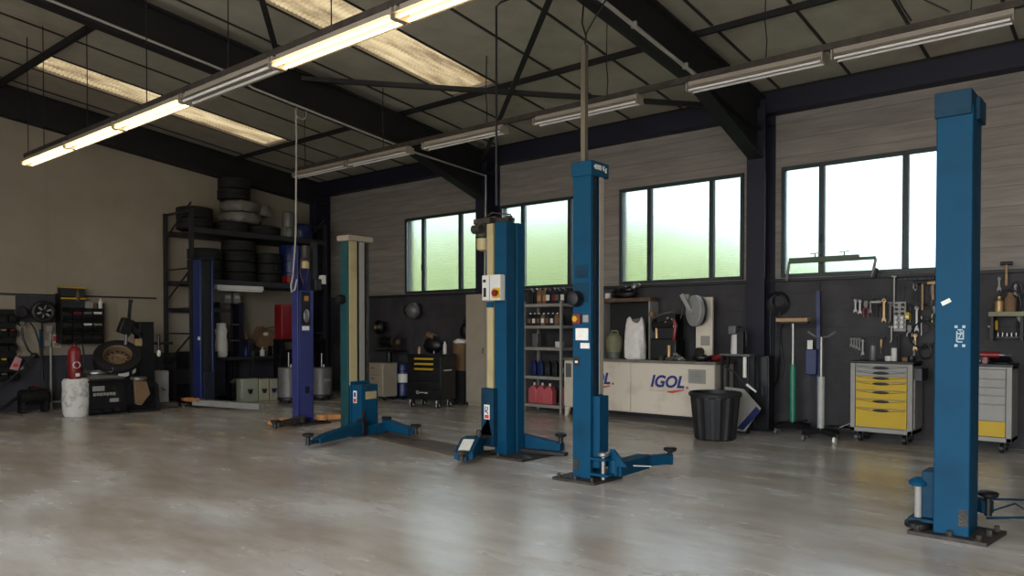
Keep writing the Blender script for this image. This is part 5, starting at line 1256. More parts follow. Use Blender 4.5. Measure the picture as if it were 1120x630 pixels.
for i, (m_, dz) in enumerate(((M_greydark, 0.0), (M_greydark, 0.19))):
    o = MB().bb(-0.19, 0.19, -0.06, 0.12, 0, 0.15).build('parts_box', m_, None, (-14.5, ya+0.19, zt2+dz), Q, bevel=0.005)
    tag(o, ('lower' if i == 0 else 'upper')+' grey parts box with yellow rim on the wall bins', 'box')
    MB().bb(-0.2, 0.2, -0.07, 0.13, 0.15, 0.175).build('yellow_lid', M_yellow, o)
o = MB().bb(-0.16, 0.16, -0.05, 0.12, 0, 0.12).build('tray', M_lgrey, None, (-14.5, yb-0.33, zt2), Q, bevel=0.005); tag(o, 'pale tray on the right side of the wall bins', 'tray')
o = MB().lathe([(0.035, 0), (0.035, 0.14), (0.015, 0.18), (0.015, 0.22)], n=14).build('glue_bottle', M_darkwood, None, (-14.45, yb-0.42, zt2+0.12)); tag(o, 'brown bottle standing on the pale wall tray', 'bottle')
o = MB().lathe([(0.035, 0), (0.035, 0.12), (0.015, 0.15), (0.015, 0.18)], n=14).build('glue_bottle', M_white, None, (-14.45, yb-0.05, zt2+0.0)); tag(o, 'white bottle at the right end above the wall bins', 'bottle')
# reel
yy, zz = on_x(47.5, 341, -14.5)
t = thing('cable_reel', 'round black cable reel with pale spokes on the left wall', 'reel', (-14.5, yy, zz), Q)
MB().torus((0, 0, 0), 0.15, 0.045, RX90, 32, 10).build('wound_cable', M_cable, t)
MB().cyl((0, -0.03, 0), (0, 0.03, 0), 0.045, n=16).cyl((0, 0, 0), (0, 0.19, 0), 0.02, n=10).build('hub', M_black, t)
for i in range(6): a = i*PI/3+0.3; MB().bar((0.045*math.cos(a), -0.03, 0.045*math.sin(a)), (0.11*math.cos(a), -0.03, 0.11*math.sin(a)), 0.012, 0.03).build('spoke', M_lgrey, t)
yy, zz = on_x(23, 341.5, -14.55)
t = thing('wall_lamp', 'small dark round work lamp left of the cable reel', 'lamp', (-14.55, yy, zz), Q)
MB().lathe([(0.03, 0.1), (0.09, 0.02), (0.10, -0.02), (0.085, -0.03), (0.0, -0.02)], (0, 0, 0), 20, Matrix.Rotation(-PI/2, 4, 'X')).cyl((0, 0.0, 0), (0, 0.14, 0), 0.02, n=10).build('lamp_head', M_black, t)
yy, zz = on_x(24.5, 354, -14.36)
t = thing('pressure_gauge', 'pale faced pressure gauge with hanging hose', 'gauge', (-14.36, yy, zz), Q)
MB().cyl((0, 0.05, 0), (0, 0, 0), 0.05, n=20).cyl((0, 0, 0), (0, 0.33, 0), 0.015, n=8).build('gauge_body', M_greydark, t); MB().cyl((0, 0, 0), (0, -0.006, 0), 0.038, n=20).build('dial', M_grey, t)
hp = [on_x(*p, -14.36) for p in ((24, 358), (25, 370), (31, 383), (37, 389), (30, 395), (22, 405), (10, 416), (-4, 426))]
hp2 = [on_x(*p, -14.31) for p in ((28, 352), (33, 352), (38, 360), (43, 375), (45, 390), (50, 410), (55, 440))]
MB().tube([(y-yy, 0, z-zz) for y, z in hp], 0.018, 8).tube([(y-yy, -0.05, z-zz) for y, z in hp2], 0.013, 8).each('hose', M_cable, t)
jy, jz = on_x(37, 389, -14.36); MB().ell((jy-yy, -0.02, jz-zz), (0.06, 0.04, 0.05)).build('hose_joint', M_black, t)
jy, jz = on_x(24, 403, -14.36); MB().cyl((jy-yy-0.02, -0.01, jz-zz-0.02), (jy-yy+0.02, -0.01, jz-zz+0.02), 0.024, n=12).build('hose_clip', M_chrome, t)
yy, zz = on_x(14, 398, -14.5)
o = MB().prism([(-0.07, -0.08), (0.05, -0.11), (0.11, 0.08), (0.02, 0.13)], 0, 0.012, 'Y').build('hanging_tag', mat('pink_card', (0.5, 0.25, 0.25), 0.7), None, (-14.42, yy, zz), Q)
tag(o, 'pink card tag hanging on the hose by the left bins', 'tag'); MB().bb(-0.02, 0.05, -0.003, 0, -0.05, 0.0).build('red_mark', M_redink, o); MB().tube([(0.06, 0, 0.1), (0.09, 0.0, 0.16), (0.12, -0.02, 0.22)], 0.004, 6).build('string', M_cable, o)
# pipes and sockets
ya, za = on_x(53, 352, -14.62); _, zb = on_x(53, 437, -14.62)
t = thing('air_pipe', 'pale vertical pipes with sockets below the cable reel', 'pipe', (-14.62, ya, 0), Q)
MB().cyl((0.03, 0, 0.0), (0.03, 0, za-0.08), 0.018, n=10).tube([(0.05, 0, 0.13), (0.3, 0, 0.12), (0.75, 0, 0.13)], 0.014, 8).each('pipe', M_pipe, t)
MB().cyl((-0.10, 0, 0.5), (-0.10, 0, za), 0.015, n=10).build('thin_pipe', M_greydark, t)
MB().cyl((-0.13, -0.01, 1.05), (-0.13, -0.01, 1.38), 0.016, n=10).build('blue_sleeve', M_blue, t)
for px, py, m_ in ((55, 360, M_lgrey), (53.5, 376, M_lgrey)):
    y_, z_ = on_x(px, py, -14.55); MB().bb(y_-ya-0.05, y_-ya+0.05, -0.05, 0.04, z_-0.05, z_+0.06).build('socket_box', m_, t, bevel=0.01)
y_, z_ = on_x(62.5, 373, -14.65)
o = MB().bb(-0.065, 0.065, 0, 0.02, -0.11, 0.11).build('fire_sign', M_white, None, (-14.68, y_, z_), Q); tag(o, 'small red and white sign beside the wall sockets', 'sign'); MB().bb(-0.05, 0.02, -0.003, 0, 0.0, 0.09).build('red_field', M_redink, o)
MB().bb(-0.04, 0.05, -0.003, 0, -0.09, -0.03).build('yellow_field', M_gold, o)
# motor
y_, z_ = on_x(36, 434, -14.3)
t = thing('electric_motor', 'black finned electric motor low on the left wall', 'motor', (-14.3, y_, 0), Q)
m = MB().cyl((-0.2, 0, z_), (0.2, 0, z_), 0.115, n=24)
for i in range(9): m.cyl((-0.17+i*0.042, 0, z_), (-0.155+i*0.042, 0, z_), 0.13, n=24)
m.cyl((0.2, 0, z_), (0.25, 0, z_), 0.095, 0.07, n=20); m.build('motor_body', M_black, t)
MB().bb(-0.05, 0.06, -0.06, 0.06, z_+0.11, z_+0.17).build('terminal_box', M_black, t); MB().bb(0.02, 0.07, -0.03, 0.03, z_+0.17, z_+0.20).build('red_button', M_red, t)
MB().bb(-0.2, -0.14, -0.1, 0.1, 0, z_-0.08).bb(0.14, 0.2, -0.1, 0.1, 0, z_-0.08).each('mount_foot', M_black, t)
MB().tube([(-0.2, 0, z_), (-0.3, -0.05, z_-0.03), (-0.42, -0.1, z_-0.12), (-0.75, -0.15, 0.03), (-1.3, -0.1, 0.03)], 0.03, 8).build('supply_hose', M_cable, t)

# ------------------------------------------------------------------ extinguisher on a white sack-wrapped drum
X_ = -13.2
y_, z_ = on_x(85.5, 414, X_)
y_ -= 0.03
t = thing('wrapped_drum', 'drum wrapped in mottled white sacking under the extinguisher', 'drum', (X_, y_, 0))
MB().cyl((0, 0, 0.02), (0, 0, z_-0.03), 0.165, n=24).build('inner_drum', M_greydark, t)
mk = mat('mottled_sack', (0.62, 0.60, 0.56), 0.8, 0, 0.1, 9, bump=0.8, dirt=(0.25, 0.23, 0.21))
b = MB().lathe([(0.17, 0), (0.195, 0.05), (0.20, 0.25), (0.19, 0.45), (0.20, z_-0.05), (0.17, z_)], n=32); b.rough(0.008, 2); b.build('sacking', mk, t)
t = thing('fire_extinguisher', 'red fire extinguisher standing on the white wrapped drum', 'fire extinguisher', (X_+0.02, y_-0.03, z_), Q)
MB().lathe([(0.085, 0), (0.095, 0.02), (0.095, 0.43), (0.07, 0.49), (0.03, 0.52), (0.03, 0.54)], n=28).build('cylinder', M_red, t)
MB().torus((0.0, -0.09, 0.22), 0.05, 0.006, RX90, 20, 6).bb(-0.02, 0.04, -0.099, -0.094, 0.04, 0.09).build('label', M_paper, t)
MB().bb(-0.02, 0.02, -0.02, 0.02, 0.54, 0.58).bar((0, 0, 0.58), (0.13, 0, 0.61), 0.02, 0.012).bar((0, 0, 0.56), (0.12, 0, 0.56), 0.02, 0.012).build('valve', M_black, t)
MB().tube([(0.02, -0.02, 0.56), (0.11, -0.03, 0.55), (0.125, -0.04, 0.40), (0.115, -0.04, 0.12)], 0.014, 8).each('hose', M_black, t)

# ------------------------------------------------------------------ tyre helper
def tyre_mb(Rr, w, hole=0.62):
    b = MB(); ri = Rr*hole; h = w/2
    prof = [(ri, -h*0.80), (ri+0.02, -h*0.95), ((ri+Rr)/2, -h*1.05), (Rr*0.96, -h*0.88)]
    k_ = 4
    for i in range(k_):
        z0 = -h*0.85+i*(1.7*h)/k_; z1 = z0+1.7*h/k_
        prof += [(Rr, z0+0.006), (Rr, z1-0.010), (Rr-0.010, z1-0.008), (Rr-0.010, z1+0.002)] if i < k_-1 else [(Rr, z0+0.006), (Rr, z1)]
    prof += [(Rr*0.96, h*0.88), ((ri+Rr)/2, h*1.05), (ri+0.02, h*0.95), (ri, h*0.80), (ri-0.005, 0), (ri, -h*0.80)]
    b.lathe(prof, n=40, caps=False)
    return b
def tyre(label, loc, Rr=0.32, w=0.21, group=None, name='tyre'):
    t = tyre_mb(Rr, w); o = t.build(name, M_rubber, None, (loc[0], loc[1], loc[2]+w/2)); tag(o, label, 'tyre', group); return o

# ------------------------------------------------------------------ tyre changer
X_ = -13.35
y0_, _ = on_x(97, 450, X_+0.3); y1_, _ = on_x(139, 450, X_+0.3)
t = thing('tyre_changer', 'black tyre changer machine with upright tower', 'tyre changer', (X_, (y0_+y1_)/2, 0), Q)
W_ = (y1_-y0_)/2
MB().bb(-W_, W_, -0.3, 0.3, 0.02, 0.53).bb(-W_-0.02, W_+0.02, -0.32, 0.32, 0.53, 0.56).build('machine_body', M_blackm, t, bevel=0.01)
MB().bb(-W_+0.06, -W_+0.24, -0.31, -0.3, 0.39, 0.47).bb(-W_+0.32, -W_+0.46, -0.31, -0.3, 0.20, 0.26).each('paper_label', M_lgrey, t)
m = MB()
for i in range(7): m.bb(-W_+0.07+i*0.05, -W_+0.11+i*0.05, -0.31, -0.3, 0.31+0.006*(i % 2), 0.36)
m.build('white_marks', M_lgrey, t)
MB().bb(W_-0.22, W_-0.17, -0.315, -0.3, 0.4, 0.46).bar((W_-0.19, -0.31, 0.43), (W_-0.1, -0.31, 0.2), 0.01, 0.02).build('pedal_lever', M_greydark, t)
m = MB()
for i in range(3): m.bb(-W_+0.03+i*0.16, -W_+0.14+i*0.16, -0.42, -0.3, 0.06, 0.09)
m.build('foot_pedal', M_black, t)
MB().cyl((-W_+0.02, -0.22, 0.60), (W_-0.02, -0.22, 0.60), 0.05, n=20).build('air_tank', M_chrome, t)
MB().cyl((-0.05, 0, 0.56), (-0.05, 0, 0.66), 0.09, n=20).build('turntable_shaft', M_black, t)
m = MB().cyl((-0.05, 0, 0.66), (-0.05, 0, 0.69), 0.20, n=28)
for i in range(4): a = i*PI/2+0.5; m.bar((-0.05, 0, 0.70), (-0.05+0.30*math.cos(a), 0.30*math.sin(a), 0.70), 0.06, 0.035).box((-0.05+0.30*math.cos(a), 0.30*math.sin(a), 0.73), (0.05, 0.05, 0.06), rz=a)
m.build('turntable', M_chrome, t)
ty0, tz0 = on_x(158, 352, X_-0.1); ty1, _ = on_x(150, 400, X_-0.1); ty2, _ = on_x(166, 400, X_-0.1)
cyy = (y0_+y1_)/2
MB().bb(ty1-cyy, ty2-cyy, 0.0, 0.22, 0.03, tz0).bb(W_, ty2-cyy, -0.1, 0.28, 0.02, 0.10).build('tower', M_blackm, t, bevel=0.01)
a0 = Vector((ty1-cyy-0.05, 0.0, 0)); 
ay, az = on_x(144, 331, X_); by_, bz_ = on_x(136, 372, X_)
MB().bar((ay-cyy, 0.05, az), (by_-cyy+0.05, 0.0, bz_+0.05), 0.04, 0.05).cyl((ay-cyy, 0.05, az), (ay-cyy+0.01, 0.05, az+0.05), 0.035, n=12).build('tilting_mast', M_black, t, bevel=0.004)
my, mz = on_x(137.5, 357, X_); MB().box((my-cyy, 0, mz), (0.20, 0.15, 0.26), ry=R(20)).box((my-cyy+0.2, 0.05, mz-0.1), (0.2, 0.1, 0.1), ry=R(30)).build('mount_head', M_black, t, bevel=0.015)
MB().cyl((by_-cyy+0.02, 0, bz_-0.08), (by_-cyy+0.04, 0, bz_+0.14), 0.025, n=12).build('bright_rod', M_grey, t)
MB().bb(by_-cyy+0.16, by_-cyy+0.28, -0.03, 0.03, bz_-0.1, bz_+0.02).build('brown_block', M_gold, t)
hy, hz = on_x(190, 375, X_)
MB().bb(ty2-cyy, hy-cyy, 0.03, 0.10, hz-0.03, hz+0.02).bb(ty2-cyy, hy-cyy-0.05, 0.03, 0.08, 0.72, 0.75).cyl((ty2-cyy+0.1, 0.05, hz-0.12), (ty2-cyy+0.1, 0.05, hz+0.15), 0.03, n=12).each('help_arm', M_blackm, t)
MB().ell((ty2-cyy+0.08, 0.0, hz-0.18), (0.035, 0.03, 0.06)).build('white_roller', M_paper, t)
# tyre lying tilted on the turntable
wy, wz = on_x(128, 393, X_)
t = thing('wheel', 'dirty wheel with rusty rim tilted on the tyre changer', 'wheel', (X_+0.02, wy, wz), 0)
T_ = Matrix.Rotation(R(-38), 4, 'Y') @ Matrix.Rotation(R(22), 4, 'X') @ Matrix.Rotation(R(70), 4, 'Y') @ Matrix.Identity(4)
ax = Vector((0.62, -0.25, 0.72)).normalized(); T_ = ax.to_track_quat('Z', 'Y').to_matrix().to_4x4()
b = tyre_mb(0.36, 0.24, 0.60); b._xf(b.bm.verts, T_); b.build('tyre', M_rubber, t)
MB().lathe([(0.215, -0.09), (0.20, -0.02), (0.17, 0.02), (0.09, 0.03), (0.07, 0.01), (0.0, 0.01)], (0, 0, 0), 30, T_).lathe([(0.205, 0.10), (0.22, 0.11), (0.215, 0.08), (0.20, -0.02)], (0, 0, 0), 30, T_, caps=False).build('rim', mat('rusty_rim', (0.20, 0.13, 0.075), 0.6, 0.3, 0.3, 9), t)
vv = T_.inverted() @ Vector((0.93, -0.36, -0.3)); aL = math.atan2(vv.y, vv.x)
for i in range(12):
    a = i*PI/6; p = T_ @ Vector((0.15*math.cos(a), 0.15*math.sin(a), 0.028)); q = T_ @ Vector((0.15*math.cos(a), 0.15*math.sin(a), 0.034)); MB().cyl(p, q, 0.018, n=10).build('rim_hole', M_black, t)
for a, da in ((aL+0.0, 0.45), (aL+0.62, 0.2)):
    s = MB(); vs = []
    for k_ in range(9):
        an = a+da*k_/8; vs.append([s.bm.verts.new(T_ @ Vector((r_*math.cos(an), r_*math.sin(an), z_))) for r_, z_ in ((0.365, 0.03), (0.366, -0.06))])
    for A_, B_ in zip(vs, vs[1:]): s.bm.faces.new((A_[0], A_[1], B_[1], B_[0]))
    s.build('paper_label', M_paper, t)
# bead breaker shovel on the machine side
by2, bz2 = on_x(147, 432, X_+0.3)
t = thing('bead_breaker', 'tan bead breaker shoe hanging at the side of the tyre changer', 'bead breaker', (X_+0.42, by2, 0), Q)
MB().prism([(-0.06, 0.55), (0.14, 0.52), (0.20, 0.30), (0.05, 0.12), (-0.04, 0.15)], -0.03, 0.03, 'Y').build('shoe', M_card, t, bevel=0.01)
MB().torus((0.02, 0, 0.57), 0.10, 0.03, None, 20, 8).build('shoe_collar', M_chrome, t); MB().bar((-0.05, 0.05, 0.5), (0.35, 0.1, 0.45), 0.05, 0.07).bar((0.35, 0.1, 0.45), (0.38, 0.1, 0.02), 0.06, 0.05).bb(-0.1, 0.4, 0.06, 0.14, 0, 0.04).each('breaker_arm', M_black, t)
# white canister beside
y_, _ = on_x(175, 430, -13.9); _, z_ = on_x(175, 405, -13.9)
o = MB().bb(-0.13, 0.13, -0.1, 0.1, 0, z_).build('plastic_canister', mat('canister_white', (0.36, 0.36, 0.36), 0.5, 0, 0.1, 5), None, (-13.9, y_, 0), Q, bevel=0.03); tag(o, 'tall pale plastic canister between tyre changer and rack', 'canister')
MB().bar((-0.02, -0.102, 0.32), (0.05, -0.102, 0.27), 0.003, 0.02).build('dark_scratch', M_greydark, o); MB().cyl((0.05, 0, z_), (0.05, 0, z_+0.03), 0.03, n=14).build('cap', M_greydark, o)

# ------------------------------------------------------------------ tyre rack in the far corner
RX0, RX1, RY0, RY1 = -14.55, -13.55, 6.92, 9.85
t = thing('tyre_rack', 'tall dark steel rack loaded with tyres in the far corner', 'rack', (RX1, RY0, 0))
for x, y in ((0, 0), (-1.0, 0), (0, RY1-RY0), (-1.0, RY1-RY0)):
    u = MB().bb(x-0.04, x+0.04, y-0.03, y+0.03, 0, 3.58)
    o = u.build('upright', M_greydark, t)
    if x == 0:
        h = MB()
        for i in range(44): h.bb(x+0.0405, x+0.042, y-0.016, y+0.016, 0.1+i*0.079, 0.135+i*0.079).bb(x-0.016, x+0.016, y-0.032, y-0.0305, 0.1+i*0.079, 0.135+i*0.079)
        h.build('perforation', M_black, o)
for y in (0, RY1-RY0):
    e = MB()
    for z0 in (0.1, 0.7, 1.3, 1.9, 2.5, 3.1): e.bar((-1.0, y, z0), (0, y, z0+(0.6 if int(z0*10) % 12 else 0.55)) if int(round(z0/0.6)) % 2 else (0, y, z0), 0.02, 0.03)
    e.bar((-1.0, y, 3.55), (0, y, 3.55), 0.03, 0.04)
    e.each('end_brace', M_greydark, t)
for z in (2.26, 3.20):
    for x in (0.0, -1.0): MB().bb(x-0.03, x+0.03, 0, RY1-RY0, z-0.05, z+0.05).build('beam', M_greydark, t, bevel=0.004)
    MB().bb(-1.0, 0.0, 0.0, RY1-RY0, z-0.02 if z < 3 else z-0.05, z+0.01 if z < 3 else z-0.02).each('shelf_deck', M_black, t)
for x in (0.0, -1.0): MB().bb(x-0.03, x+0.03, 0.03, 0.75, 1.70, 1.76).build('beam', M_greydark, t)
MB().bb(-1.0, 0.0, 0.04, 0.70, 1.76, 1.78).each('shelf_deck', M_black, t)
g = 'tyres stacked on the rack'
S3, S2 = 3.25, 2.28
for i in range(2): tyre(['lower tyre of the left stack on top of the rack', 'upper tyre of the left stack on top of the rack'][i], (-14.1, 7.27, S3+i*0.215), 0.33, 0.22, g)
for i in range(1): tyre('tyre at the bottom left below the bagged tyres', (-14.1, 8.0, S3+i*0.22), 0.35, 0.22, g)
tyre('tyre at the bottom right below the bagged tyres', (-14.1, 8.72, S3), 0.35, 0.22, g)
M_film = mat('grey_bag_film', (0.13, 0.125, 0.11), 0.35, 0, 0.15, 8, bump=0.5)
def bagged(label, loc, r_=0.34, h_=0.22):
    b = MB().lathe([(0.02, 0), (r_*0.9, 0.0), (r_*1.0, h_*0.2), (r_*1.03, h_*0.5), (r_*0.97, h_*0.85), (r_*0.8, h_), (0.12, h_*0.9), (0.02, h_*0.88)], n=34); b.rough(0.012, int(loc[2]*100))
    o = b.build('bagged_tyre', M_film, None, loc); tag(o, label, 'tyre', 'bagged tyres on the rack'); return o
bagged('lower grey bagged tyre in the tall stack on the rack', (-14.1, 8.22, S3+0.225), 0.40)
bagged('upper grey bagged tyre in the tall stack on the rack', (-14.08, 8.20, S3+0.445), 0.38)
o = bagged('small grey bag bulging right of the bagged tyres', (-14.0, 8.66, S3+0.42), 0.17, 0.20)
tyre('lower bare tyre above the grey bags', (-14.1, 8.08, S3+0.67), 0.31, 0.21, g); tyre('topmost bare tyre of the tall stack, under the roof', (-14.1, 8.09, S3+0.882), 0.31, 0.21, g)
o = MB().lathe([(0.13, 0), (0.14, 0.02), (0.14, 0.28), (0.12, 0.31), (0.05, 0.33)], n=24).build('white_bucket', M_grey, None, (-13.76, 9.10, S3+0.22)); tag(o, 'pale grey bucket on the rack, right of the bags', 'bucket')
o = bagged('dark crumpled bag under the bucket', (-13.76, 9.10, S3), 0.15, 0.22)
# middle level
for i in range(3): tyre(['bottom', 'middle', 'top'][i]+' tyre of the near stack behind the blue post', (-14.0, 7.42, S2+i*0.21), 0.32, 0.21, g)
for i in range(4): tyre(['bottom', 'second', 'third', 'top'][i]+' tyre of the centre stack on the middle level', (-14.0, 8.12, S2+i*0.21), 0.33, 0.21, g)
for i in range(3): tyre(['bottom', 'middle', 'top'][i]+' tyre of the stack left of the blue drums', (-13.97, 8.75, S2+i*0.21), 0.28, 0.21, g)
def drum(label, loc):
    t = thing('blue_drum', label, 'drum', loc, 0, 'blue drums on the rack')
    MB().lathe([(0.22, 0), (0.24, 0.03), (0.24, 0.25), (0.25, 0.26), (0.24, 0.27), (0.24, 0.5), (0.25, 0.51), (0.24, 0.52), (0.24, 0.80), (0.21, 0.84)], n=28).build('drum_body', M_bluep, t); MB().cyl((0.1, 0, 0.84), (0.1, 0, 0.86), 0.03, n=12).build('bung', M_black, t); return t
drum('blue plastic drum beside the tyres on the middle rack level', (-13.98, 9.30, S2))
o = drum('short blue drum on top of the rack by the far column', (-13.95, 9.52, S3-0.02)); o.scale = (1, 1, 0.42)
o = MB().bb(-0.32, 0.32, -0.12, 0.12, 0, 0.17).build('red_crate', M_red, None, (-13.35, 9.15, 2.3), Q, bevel=0.01)
o.location = (-13.62, 9.36, S2+0.035); o.scale = (1.4, 0.8, 0.9); tag(o, 'low red crate at the end of the middle rack level', 'crate')
# lamp below the rack level
y0_, z_ = on_x(236, 314, -13.5); y1_, _ = on_x(287, 314, -13.5)
t = thing('fluorescent_lamp', 'unlit white lamp mounted under the rack level', 'lamp', (-13.5, (y0_+y1_)/2, 2.20), Q)
L_ = y1_-y0_
MB().bb(-L_/2, L_/2, -0.05, 0.05, -0.07, 0.01).build('lamp_housing', M_white, t, bevel=0.006); MB().cyl((-L_/2+0.03, -0.02, -0.085), (L_/2-0.03, -0.02, -0.085), 0.014, n=10).build('tube', M_tube_off, t)

# ------------------------------------------------------------------ things under and beside the rack
t = thing('workbench', 'dark workbench standing under the tyre rack', 'workbench', (-14.1, 8.5, 0), Q)
MB().bb(-1.0, 1.2, -0.3, 0.45, 0.78, 0.84).build('bench_top', M_greydark, t, bevel=0.004)
for a in (-0.96, -0.2, 1.15):
    for b in (-0.26, 0.4): MB().bb(a-0.03, a+0.03, b-0.03, b+0.03, 0, 0.78).build('leg', M_greydark, t)
MB().bb(-0.92, -0.76, -0.25, 0.36, 0.1, 0.78).build('drawer_unit', M_navy, t)
# shelf tower behind the blue post
y0_, _ = on_x(236, 350, -14.3); y1_, _ = on_x(263, 350, -14.3); _, z1_ = on_x(250, 331, -14.3)
t = thing('steel_shelf', 'narrow dark blue steel shelf standing on the bench', 'shelf', (-14.3, (y0_+y1_)/2, 0.84), Q)
W_ = (y1_-y0_)/2
MB().bb(-W_, -W_+0.03, -0.12, 0.2, 0, z1_-0.84).bb(W_-0.1, W_, -0.12, 0.2, 0, z1_-0.84).bb(0.0, 0.03, -0.12, -0.09, 0, z1_-0.84).each('side_frame', M_navy, t)
for z in (0.3, 0.62, z1_-0.86): MB().bb(-W_, W_, -0.12, 0.2, z, z+0.025).build('shelf_board', M_grey, t)
for i, (px_, lb) in enumerate(((247, 'left pale box on the narrow blue shelf'), (257, 'right pale box on the narrow blue shelf'))):
    y_, _ = on_x(px_, 325, -14.3); o = MB().bb(-0.075, 0.075, -0.08, 0.1, 0, 0.2).build('paper_box', M_lgrey, None, (-14.3, y_, z1_), Q, bevel=0.004); tag(o, lb, 'box', 'pale boxes on the narrow shelf'); MB().bb(-0.05, 0.05, -0.083, -0.08, 0.08, 0.14).build('label', M_white, o)
y_, _ = on_x(242, 375, -13.95); _, zb = on_x(242, 352, -13.95)
o = MB().lathe([(0.09, 0), (0.11, 0.03), (0.12, 0.25), (0.10, 0.40), (0.12, 0.52), (0.085, 0.58), (0.09, 0.64), (0.07, 0.66)], n=22).rough(0.004, 4).build('white_bag', M_paper, None, (-13.95, y_, 0.84)); tag(o, 'tall pale plastic bag standing on the bench by the blue post', 'bag')
# cardboard box
y_, z_ = on_x(283, 370, -14.2)
t = thing('cardboard_box', 'tilted open cardboard box on the bench', 'cardboard box', (-14.3, y_+0.08, 0.86), Q)
Mx = Matrix.Translation((0, 0, 0.10)) @ Matrix.Rotation(R(28), 4, 'Y')
b = MB().prism([(-0.22, 0.0), (0.22, 0.0), (0.22, 0.42), (-0.22, 0.42)], -0.15, 0.15, 'Y', Mx); b.build('carton', M_card, t)
b = MB().bar((-0.1, -0.16, 0.50), (0.35, -0.18, 0.60), 0.16, 0.006); b.bar((-0.32, 0, 0.18), (-0.42, 0, 0.52), 0.2, 0.006); b.each('flap', M_card, t)
MB().ell((0.04, -0.17, 0.42), (0.06, 0.01, 0.035)).build('white_patch', M_paper, t)
# clutter bottles on bench
for i, (px_, h_, m_, lb) in enumerate(((269, 0.20, M_bluep, 'small blue bottle on the bench'), (277, 0.16, M_greydark, 'charcoal pot on the bench'), (287, 0.18, M_white, 'small white bottle on the bench'), (292, 0.10, M_blackm, 'low black tin on the bench'))):
    y_, _ = on_x(px_, 385, -13.88); o = MB().lathe([(0.045, 0), (0.05, 0.01), (0.05, h_*0.6), (0.02, h_*0.8), (0.02, h_)], n=16).build('bench_bottle', m_, None, (-13.88, y_, 0.84)); tag(o, lb, 'bottle')
# battery boxes on floor
for i, (a, b, m_, lb, mk_) in enumerate(((262, 280, M_olive, 'pale green battery box with a black mark', M_black), (281, 292, M_cream, 'cream battery box beside the marked one', M_greydark), (293, 301, M_cream, 'narrow cream box with a blue label', M_bluep))):
    Xb = -13.3; y0_, _ = on_x(a, 430, Xb); y1_, _ = on_x(b, 430, Xb); _, zt = on_x((a+b)/2, 414, Xb)
    mm = mat('battery_box_%d' % i, [(0.26, 0.27, 0.20), (0.33, 0.30, 0.20), (0.30, 0.27, 0.19)][i], 0.6, 0, 0.12, 6)
    o = MB().bb(-(y1_-y0_)/2, (y1_-y0_)/2, -0.09, 0.12, 0, zt).build('battery_box', mm, None, (Xb, (y0_+y1_)/2, 0), Q, bevel=0.012); tag(o, lb, 'box')
    MB().prism([(-0.06, zt*0.55), (0.06, zt*0.55), (0.03, zt*0.35), (-0.03, zt*0.35)], -0.094, -0.09, 'Y').build('mark', mk_, o)
    MB().bb(-(y1_-y0_)/2+0.03, (y1_-y0_)/2-0.03, -0.02, 0.02, zt, zt+0.03).build('handle', M_greydark, o)
# red machine
Xb = -13.6; y0_, _ = on_x(305, 350, Xb); _, zt = on_x(312, 333, Xb); _, zb = on_x(312, 371, Xb)
t = thing('red_machine', 'red steel charger cabinet behind the violet post', 'cabinet', (Xb, y0_+0.3, zb), Q)
MB().bb(-0.3, 0.28, -0.1, 0.16, 0, zt-zb).build('cabinet_body', M_red, t, bevel=0.01); MB().bb(-0.05, 0.25, -0.11, -0.1, 0.15, 0.45).build('front_plate', M_blackm, t)
tb = thing('machine_bench', 'black bench with a square top behind the violet post', 'bench', (Xb, y0_+0.32, 0), Q)
MB().bb(-0.34, 0.7, -0.15, 0.18, zb-0.05, zb).build('bench_top', M_blackm, tb)
for a in (-0.31, 0.66):
    for b in (-0.11, 0.14): MB().bb(a-0.03, a+0.03, b-0.03, b+0.03, 0, zb-0.05).build('leg', M_blackm, tb)
# steel kegs on wheels
for px_, lb, gl in ((316, 'steel keg on castors left of the violet post', 0), (352, 'steel keg with pale lettering right of the violet post', 1)):
    Xb = -12.55; y_, _ = on_x(px_, 430, Xb); _, zt = on_x(px_, 402, Xb)
    t = thing('steel_keg', lb, 'keg', (Xb, y_, 0), Q, 'steel kegs beside the violet post')
    MB().lathe([(0.18, 0.10), (0.20, 0.12), (0.20, zt-0.03), (0.205, zt), (0.18, zt+0.005), (0.05, zt+0.01)], n=30).build('keg_body', M_grey, t)
    MB().cyl((0, 0, zt), (0, 0, zt+0.28), 0.018, n=12).cyl((0.05, 0, zt), (0.05, 0, zt+0.06), 0.03, n=12).each('pump_rod', M_chrome, t)
    MB().cyl((0, 0, 0.06), (0, 0, 0.10), 0.21, n=24).build('dolly', M_black, t)
    for k_ in range(3): a = k_*2.1; MB().cyl((0.17*math.cos(a)-0.012, 0.17*math.sin(a), 0.03), (0.17*math.cos(a)+0.012, 0.17*math.sin(a), 0.03), 0.03, n=12).build('wheel', M_black, t)
    if gl:
        m = MB()
        for i in range(5): a = -1.9+i*0.16; m.box((0.203*math.cos(a), 0.203*math.sin(a), zt*0.62+0.012*(i % 2)), (0.005, 0.025, 0.05), rz=a)
        m.build('faded_lettering', M_lgrey, t)
